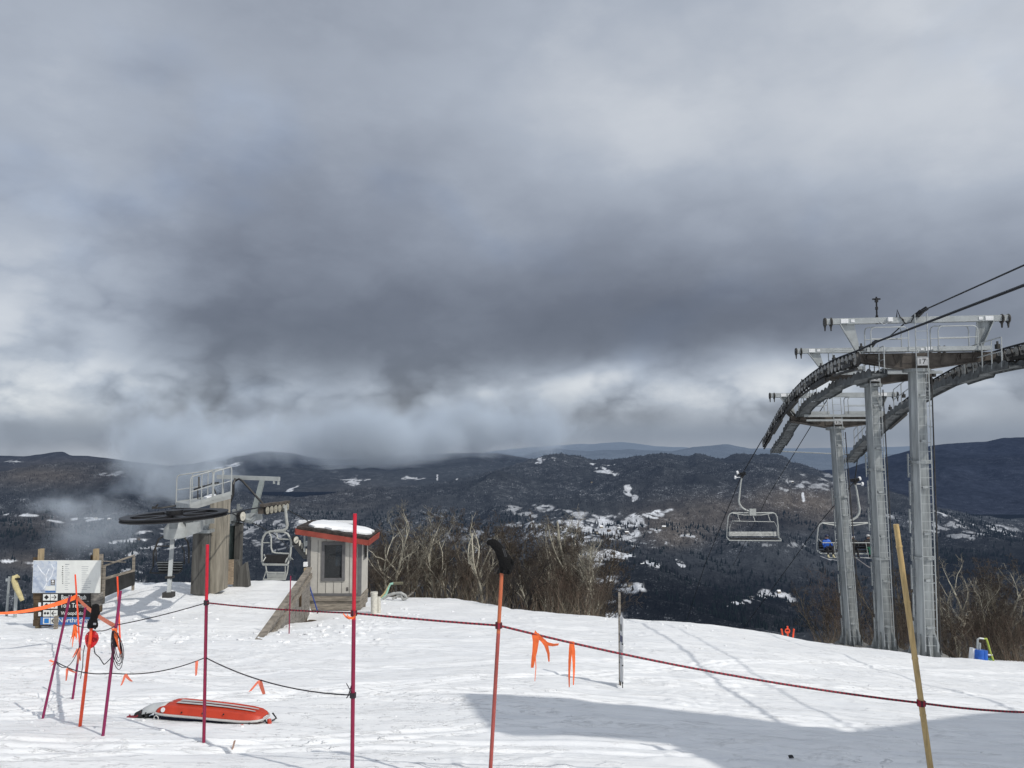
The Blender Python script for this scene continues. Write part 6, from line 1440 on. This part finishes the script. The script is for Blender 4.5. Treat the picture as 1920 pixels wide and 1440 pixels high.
# ================================================================ bare trees
BARK_P = mat('pale_lichen_bark', (0.60, 0.565, 0.46), 0.9, 0, 0.32, 3.5, 0, 40, (1, 1, .6)); BARK_B = mat('brown_bark', (0.18, 0.155, 0.12), 0.95, 0, 0.3, 4)
BARK_D = mat('dark_bark', (0.030, 0.026, 0.024), 0.95, 0, 0.3, 4); TWIG_B = mat('brown_twig', (0.088, 0.07, 0.056), 0.95, 0, 0.25, 2); TWIG_R = mat('reddish_twig', (0.12, 0.082, 0.062), 0.95, 0, 0.25, 2); TWIG_G = mat('grey_lichen_twig', (0.27, 0.25, 0.205), 0.95, 0, 0.3, 2)
def tree_meshes(seed, h, style):
    """tapered trunk with forking limbs down to fine twigs"""
    rnd = random.Random(seed); tr = MB(); cr = MB()
    forks = {'pale': 3, 'dead': 2, 'brown': 4, 'dark': 3, 'bush': 9}[style]; maxd = {'pale': 3, 'dead': 2, 'brown': 4, 'dark': 3, 'bush': 3}[style]
    def branch(p, d, L, r, depth):
        n = 6 if depth == 0 else (5 if depth < 3 else 4); pts = [p]; rs = [r]; wob = (.16, .27, .36, .42, .4)[depth]; q = Vector(p); dd = Vector(d)
        for i in range(n):
            dd = (dd + Vector((rnd.gauss(0, wob), rnd.gauss(0, wob), rnd.gauss(0, wob * .6) + (.08, .16, .09, .04, .0)[depth]))).normalized(); q = q + dd * (L / n); pts.append(q.copy()); rs.append(max(.0045, r * (1 - .72 * (i + 1) / n)))
        if depth <= 1: tr.tube(pts, rs, 6 if depth == 0 else 4, cap=False)
        else: cr.tube(pts, rs, 3, cap=False)
        if depth >= maxd: return
        k = {0: 7 if style != 'dead' else 5, 1: 5 if style != 'dead' else 3, 2: 5, 3: 4}[depth]
        for j in range(k):
            t = rnd.uniform(.28, 1.0) if depth else rnd.uniform(.22, 1.0); i = min(n - 1, int(t * n)); b = pts[i].lerp(pts[i + 1], t * n - i) if i < n else pts[-1]
            a = (pts[i + 1] - pts[i]).normalized(); o = a.orthogonal().normalized(); o.rotate(Quaternion(a, rnd.uniform(0, 2 * PI))); ang = rnd.uniform(.35, .95) if depth < 2 else rnd.uniform(.5, 1.3)
            nd = a * math.cos(ang) + o * math.sin(ang); nd.z += .12
            branch(b, nd.normalized(), L * rnd.uniform(.36, .62) * (1.05 - .35 * t), rs[i] * rnd.uniform(.45, .68), depth + 1)
    r0 = {'pale': .078, 'dead': .092, 'brown': .060, 'dark': .085, 'bush': .022}[style] * h / 4.5
    if style == 'bush':
        for f in range(forks):
            a = rnd.uniform(0, 2 * PI); branch(Vector((rnd.gauss(0, .1), rnd.gauss(0, .1), -.3)), Vector((math.cos(a) * rnd.uniform(.1, .55), math.sin(a) * rnd.uniform(.1, .55), 1)).normalized(), h * rnd.uniform(.7, 1), r0 * rnd.uniform(.8, 1.3), 1)
    else:
        branch(Vector((0, 0, -.5)), Vector((rnd.gauss(0, .1), rnd.gauss(0, .1), 1)).normalized(), h * .80 if style != 'dead' else h * .9, r0, 0)
        for f in range(forks - 1):
            a = rnd.uniform(0, 2 * PI); branch(Vector((rnd.gauss(0, .15), rnd.gauss(0, .15), -.4)), Vector((math.cos(a) * .4, math.sin(a) * .4, 1)).normalized(), h * rnd.uniform(.5, .75), r0 * rnd.uniform(.5, .8), 0 if f < 2 else 1)
    mt = {'pale': (BARK_P, TWIG_G), 'dead': (BARK_P, BARK_P), 'brown': (BARK_B, TWIG_B), 'dark': (BARK_D, BARK_D), 'bush': (BARK_B, TWIG_R)}[style]
    out = []
    for mb, m, nm in ((tr, mt[0], 'trunk'), (cr, mt[1], 'crown')):
        if not mb.f: out.append(None); continue
        o = mb.build(nm, m, fix=False); me = o.data; bpy.data.objects.remove(o); out.append(me)
    zs = [v[2] for v in tr.v + cr.v]; return out, max(zs)
PROTO = {}
for st, n in (('pale', 4), ('brown', 6), ('dark', 2), ('bush', 3), ('dead', 1)):
    PROTO[st] = [tree_meshes(100 + 17 * k + len(st) * 7, 4.5, st) for k in range(n)]
LAB = {'pale': 'pale lichen-covered bare tree', 'brown': 'brown bare tree with fine tangled twigs', 'dark': 'dark crooked bare tree', 'bush': 'bare many-stemmed bush', 'dead': 'pale dead tree forking into two bare limbs'}
cnt = {}
def bare_tree(px, top, Y, st, label, group, rot=None):
    b = on(px, Y); k = cnt.get(st, 0); cnt[st] = k + 1; (tr, cr), hh = PROTO[st][k % len(PROTO[st])]
    zt = P(px, top, Y).z; sc = max(.35, (zt - b.z) / hh)
    o = thing('bare_tree' if st != 'bush' else 'bare_bush', label, 'tree' if st != 'bush' else 'bush', b, group); o.scale = (sc * 1.02, sc * 1.02, sc); o.rotation_euler = (0, 0, random.uniform(0, 6.28) if rot is None else rot)
    for me, nm in ((tr, 'trunk'), (cr, 'crown')):
        if me is None: continue
        c = bpy.data.objects.new(nm, me); COL.objects.link(c); c.parent = o
GL, GR = 'bare trees behind the snow crest between hut and marker post', 'bare trees behind the right-hand lift towers'
left = [(738, 935, 34, 'pale', 'tall pale lichen-covered bare tree just right of the hut'), (772, 962, 35.5, 'pale', 'pale gnarled bare tree second right of the hut'), (905, 962, 32.5, 'dead', 'pale dead tree forking into two thick bare limbs left of the fleece cover'),
        (848, 948, 37, 'pale', 'pale slender bare tree with a broom of twigs at its top'), (958, 1010, 29.0, 'dark', 'dark crooked bare tree on the snow behind the fleece topped pole'), (990, 1030, 28.6, 'dark', 'dark leaning bare tree just right of the fleece cover'),
        (1072, 944, 34, 'pale', 'tall pale bare tree at the right end of the thicket'),
        (815, 950, 34.5, 'pale', 'pale bare tree midway between the hut and the forked dead tree'), (878, 990, 33.5, 'pale', 'shorter pale bare tree just left of the forked dead tree'), (1030, 975, 32, 'pale', 'pale bare tree midway between the fleece cover and the thicket end'), (1105, 1000, 29.5, 'pale', 'lower pale bare tree leaning over the snow edge left of the marker post')] 
for a in left: bare_tree(a[0], a[1], a[2], a[3], a[4], GL)
BR = 'brown bare tree tangled among its like behind the snow crest'
for px, top, Y in ((700, 1012, 35), (716, 985, 36.5), (757, 985, 34.5), (792, 975, 34.5), (868, 965, 35), (926, 975, 34.5), (972, 975, 34), (1018, 965, 35), (1085, 975, 33), (765, 1020, 33.5), (822, 1015, 33.6), (932, 1020, 32), (1010, 1045, 29.4), (1048, 958, 37), (1065, 975, 36), (740, 960, 38), (895, 950, 39), (1120, 985, 34), (812, 945, 37.5), (830, 990, 35), (884, 1015, 33), (945, 1020, 33.5), (1000, 1000, 33), (1042, 962, 34.5), (1058, 1010, 31), (1102, 975, 36), (1118, 1015, 31.5), (1040, 1040, 29.5), (1095, 1055, 29), (690, 1050, 34.5), (745, 1060, 34), (860, 1060, 32.5), (1070, 1065, 28.5), (780, 950, 40), (860, 965, 40), (1000, 960, 39), (728, 1030, 33.6), (850, 1020, 33.2), (900, 1045, 31.5), (1025, 1030, 29.4), (1052, 1045, 28.8), (1080, 1035, 28.8), (1110, 1050, 28.2)):
    bare_tree(px, top, Y, 'brown', BR, GL)
BU = 'low reddish bare bush under the trees behind the snow crest'
for px, top, Y in ((705, 1085, 34), (770, 1085, 34.2), (840, 1085, 33.4), (880, 1090, 32), (940, 1090, 31), (1030, 1095, 28.2), (1055, 1105, 27.9), (1085, 1100, 27.8), (1110, 1105, 27.6)):
    bare_tree(px, top, Y, 'bush', BU, 'bushes under the left thicket')
bare_tree(1572, 1050, 41.5, 'bush', 'tall spreading bare bush left of the farthest tower base', GR)
bare_tree(1797, 1033, 31, 'pale', 'tall pale bare tree with mossy trunk right of the nearest tower', GR)
bare_tree(1888, 1043, 32, 'pale', 'pale bare tree with upright fork near the right edge', GR)
RB = 'brown bare tree in the thicket behind the right-hand towers'
for px, top, Y in ((1548, 1090, 42), (1600, 1085, 43), (1622, 1075, 42), (1645, 1065, 42), (1685, 1065, 39), (1702, 1050, 38), (1690, 1110, 36), (1757, 1050, 34), (1772, 1090, 31), (1815, 1075, 32), (1838, 1060, 33.5), (1858, 1048, 33), (1872, 1095, 30), (1912, 1050, 31.5), (1930, 1040, 32), (1955, 1070, 31), (1845, 1120, 29), (1905, 1115, 28.7), (1780, 1130, 29.8), (1822, 1140, 29.2), (1880, 1150, 28.6), (1925, 1140, 28)):
    bare_tree(px, top, Y, 'brown', RB, GR)
RU = 'low reddish bare bush at the snow edge behind the right-hand towers'
for px, top, Y in ((1560, 1130, 40), (1585, 1120, 41), (1620, 1140, 40), (1640, 1150, 39), (1690, 1150, 36), (1705, 1165, 35), (1760, 1160, 31.5), (1790, 1165, 29.5), (1815, 1170, 29), (1850, 1175, 28.3), (1885, 1175, 28), (1915, 1170, 27.8), (1950, 1165, 28)):
    bare_tree(px, top, Y, 'bush', RU, 'bushes under the right thicket')
def brush():
    pos = []; 
    for a, b, y0, y1, n in ((688, 1128, .6, 9, 1500), (1525, 1750, .6, 9, 800), (1745, 2000, .5, 8, 1100)):
        px = RNG.uniform(a, b, n); t = (px - CX) / F * .985; yc = np.interp(t, _ct, _cy); y = yc + y0 + RNG.random(n) ** 1.3 * y1; x = t * y
        pos.append(np.stack([x, y, ground(x, y) - .05], 1))
    p = np.concatenate(pos); n = len(p); d = np.stack([RNG.normal(0, .38, n), RNG.normal(0, .3, n), np.full(n, 1.0)], 1)
    V, Fq = spikes(p, d, RNG.uniform(.35, 1.3, n), RNG.uniform(.005, .010, n))
    cl = np.array([[.14, .095, .07], [.10, .08, .06], [.22, .18, .13], [.06, .05, .04]])[RNG.integers(0, 4, n)]
    col = np.repeat(np.concatenate([cl, np.zeros((n, 1))], 1), 4, 0)
    m = bpy.data.materials.new('dry_brush'); m.use_nodes = True; nt = m.node_tree; at_ = nt.nodes.new('ShaderNodeAttribute'); at_.attribute_name = 'cover'; link(nt, at_.outputs['Color'], nt.nodes['Principled BSDF'].inputs['Base Color']); nt.nodes['Principled BSDF'].inputs['Roughness'].default_value = .95
    o = mesh_np('dry_brush', V, Fq, m, cols=col); tag(o, kind='stuff')
brush()

# ================================================================ loose snow clods
def clods():
    bm = bmesh.new(); bmesh.ops.create_icosphere(bm, subdivisions=2, radius=1.0); V0 = np.array([v.co[:] for v in bm.verts]); F0 = np.array([[v.index for v in f.verts] for f in bm.faces]); bm.free()
    zones = [((-8.4, 17.6), (2.4, .6), 110, .055), ((-3.2, 22.5), (1.1, 3.5), 60, .05), ((-5.0, 8.6), (1.2, .4), 26, .022), ((-4.6, 19.5), (.5, 1.8), 60, .06), ((2.8, 17), (2.6, .8), 50, .03), ((1.5, 9), (3, .8), 20, .018), ((4.5, 23.5), (1.6, .8), 50, .04), ((-9.5, 20.5), (1.0, .8), 40, .05)]
    Vs, Fs, k = [], [], 0
    for (cx, cy), (sx, sy), n, s in zones:
        for _ in range(n):
            x, y = RNG.normal(cx, sx), RNG.normal(cy, sy)
            if y < 4: continue
            r = s * RNG.uniform(.25, 1.0) ** 1.6; v = V0 * (1 + (vnoise(V0[:, 0] * 1.6 + k * .37, V0[:, 1] * 1.6 + V0[:, 2] * 2.1 + 50, 5)[:, None] - .5) * 1.3) * np.array([r * RNG.uniform(.9, 2.0), r * RNG.uniform(.8, 1.5), r * RNG.uniform(.4, .65)]); Vs.append(v + [x, y, gz(x, y) + r * .05]); Fs.append(F0 + k); k += len(V0)
    o = mesh_np('snow_clods', np.concatenate(Vs), np.concatenate(Fs), SNOW, smooth=True); tag(o, kind='stuff')
clods()

# ================================================================ low cloud drifting in front of the mountains
def cloud(name, px, py, Y, rx, ry, depth, dens, seed, scale=2.2, thr=.35, col=(.78, .875, .99), emi=0.0):
    bm = bmesh.new(); bmesh.ops.create_icosphere(bm, subdivisions=3, radius=1.0); me = bpy.data.meshes.new(name); bm.to_mesh(me); bm.free()
    o = bpy.data.objects.new(name, me); COL.objects.link(o); o.location = P(px, py, Y); o.scale = (rx / F * Y, depth, ry / F * Y); o.rotation_euler = (0, 0, -math.atan((px - CX) / F))
    m = bpy.data.materials.new(name + '_vapour'); m.use_nodes = True; nt = m.node_tree; nt.nodes.remove(nt.nodes['Principled BSDF']); E.nt = nt
    tc = nt.nodes.new('ShaderNodeTexCoord').outputs['Object']; ln = nt.nodes.new('ShaderNodeVectorMath'); ln.operation = 'LENGTH'; link(nt, tc, ln.inputs[0])
    mp = nt.nodes.new('ShaderNodeMapping'); mp.inputs['Location'].default_value = (seed * 3.1, seed * 1.7, seed * .9); mp.inputs['Scale'].default_value = (rx / max(rx, ry), .8, ry / max(rx, ry)); link(nt, tc, mp.inputs[0])
    n = E(noise(nt, mp.outputs[0], scale, 5, .58, .3)); d = (1 - E(ln.outputs['Value'])).clamp()
    den = (d * 1.1 + (n - .5) * 2.1 - thr).step(0.0, .75) * d.step(0, .25) * dens
    pv = nt.nodes.new('ShaderNodeVolumePrincipled'); pv.inputs['Color'].default_value = (*col, 1); pv.inputs['Anisotropy'].default_value = -.25; link(nt, den.v, pv.inputs['Density'])
    link(nt, pv.outputs[0], nt.nodes['Material Output'].inputs['Volume']); me.materials.append(m)
    tag(o, kind='stuff')
cloud('low_cloud', 660, 826, 6000, 340, 90, 500, .0085, 1, 3.0, .20)
cloud('low_cloud', 900, 806, 6600, 260, 95, 450, .0075, 2, 3.2, .22)
cloud('low_cloud', 430, 835, 6900, 170, 60, 400, .005, 6, 2.8, .28)
cloud('drifting_mist', 318, 862, 3900, 165, 175, 350, .0065, 3, 2.6, .20)
cloud('drifting_mist', 118, 948, 3300, 110, 40, 200, .0035, 4, 2.6, .33)
cloud('drifting_mist', 185, 990, 2700, 150, 95, 250, .0022, 5, 2.6, .26)

# ---------------------------------------------------------------- tiny houses in the valley clearings
def houses():
    HW = [mat('house_wall_tan', (.30, .27, .22), .8), mat('house_wall_brown', (.12, .09, .07), .8), mat('house_wall_white', (.6, .6, .58), .8)]; HR = mat('house_roof_dark', (.06, .06, .065), .8)
    ok = (VY > 1900) & (VY < 4600)
    for i, (px, py) in enumerate(((1128, 990), (1142, 996), (1160, 992), (1118, 1000), (1175, 1000), (1290, 1003), (1245, 990), (1150, 1040), (1205, 1062), (1180, 1098), (1145, 1092), (1408, 1124), (1460, 1112), (1030, 985), (1052, 992), (1110, 905), (1485, 905), (180, 972), (205, 975), (260, 1012))):
        dd = np.where(ok, (VPX - px) ** 2 + (VPY - py) ** 2, 1e12); k = np.unravel_index(np.argmin(dd), dd.shape); c = Vector((VX[k], VY[k], VZ[k])); w, d, h = random.uniform(9, 15), random.uniform(8, 11), random.uniform(4, 6)
        o = thing('valley_house', 'tiny house among the snowy clearings far down in the valley', 'house', c, 'houses in the far valley'); R = Matrix.Rotation(random.uniform(-.6, .6), 3, 'Z')
        m = MB(); m.box(c + Vector((0, 0, h / 2 - 2)), (w, d, h + 4), R); m.build('wall', HW[i % 3], o)
        m = MB(); m.prism([(-d / 2 - .6, 0), (d / 2 + .6, 0), (0, d * .42)], c + Vector((0, 0, h)) - R @ Vector((w / 2 + .5, 0, 0)), R @ Vector((0, 1, 0)), (0, 0, 1), R @ Vector((w + 1, 0, 0))); m.build('roof', HR if i % 2 else SNOW, o)
houses()
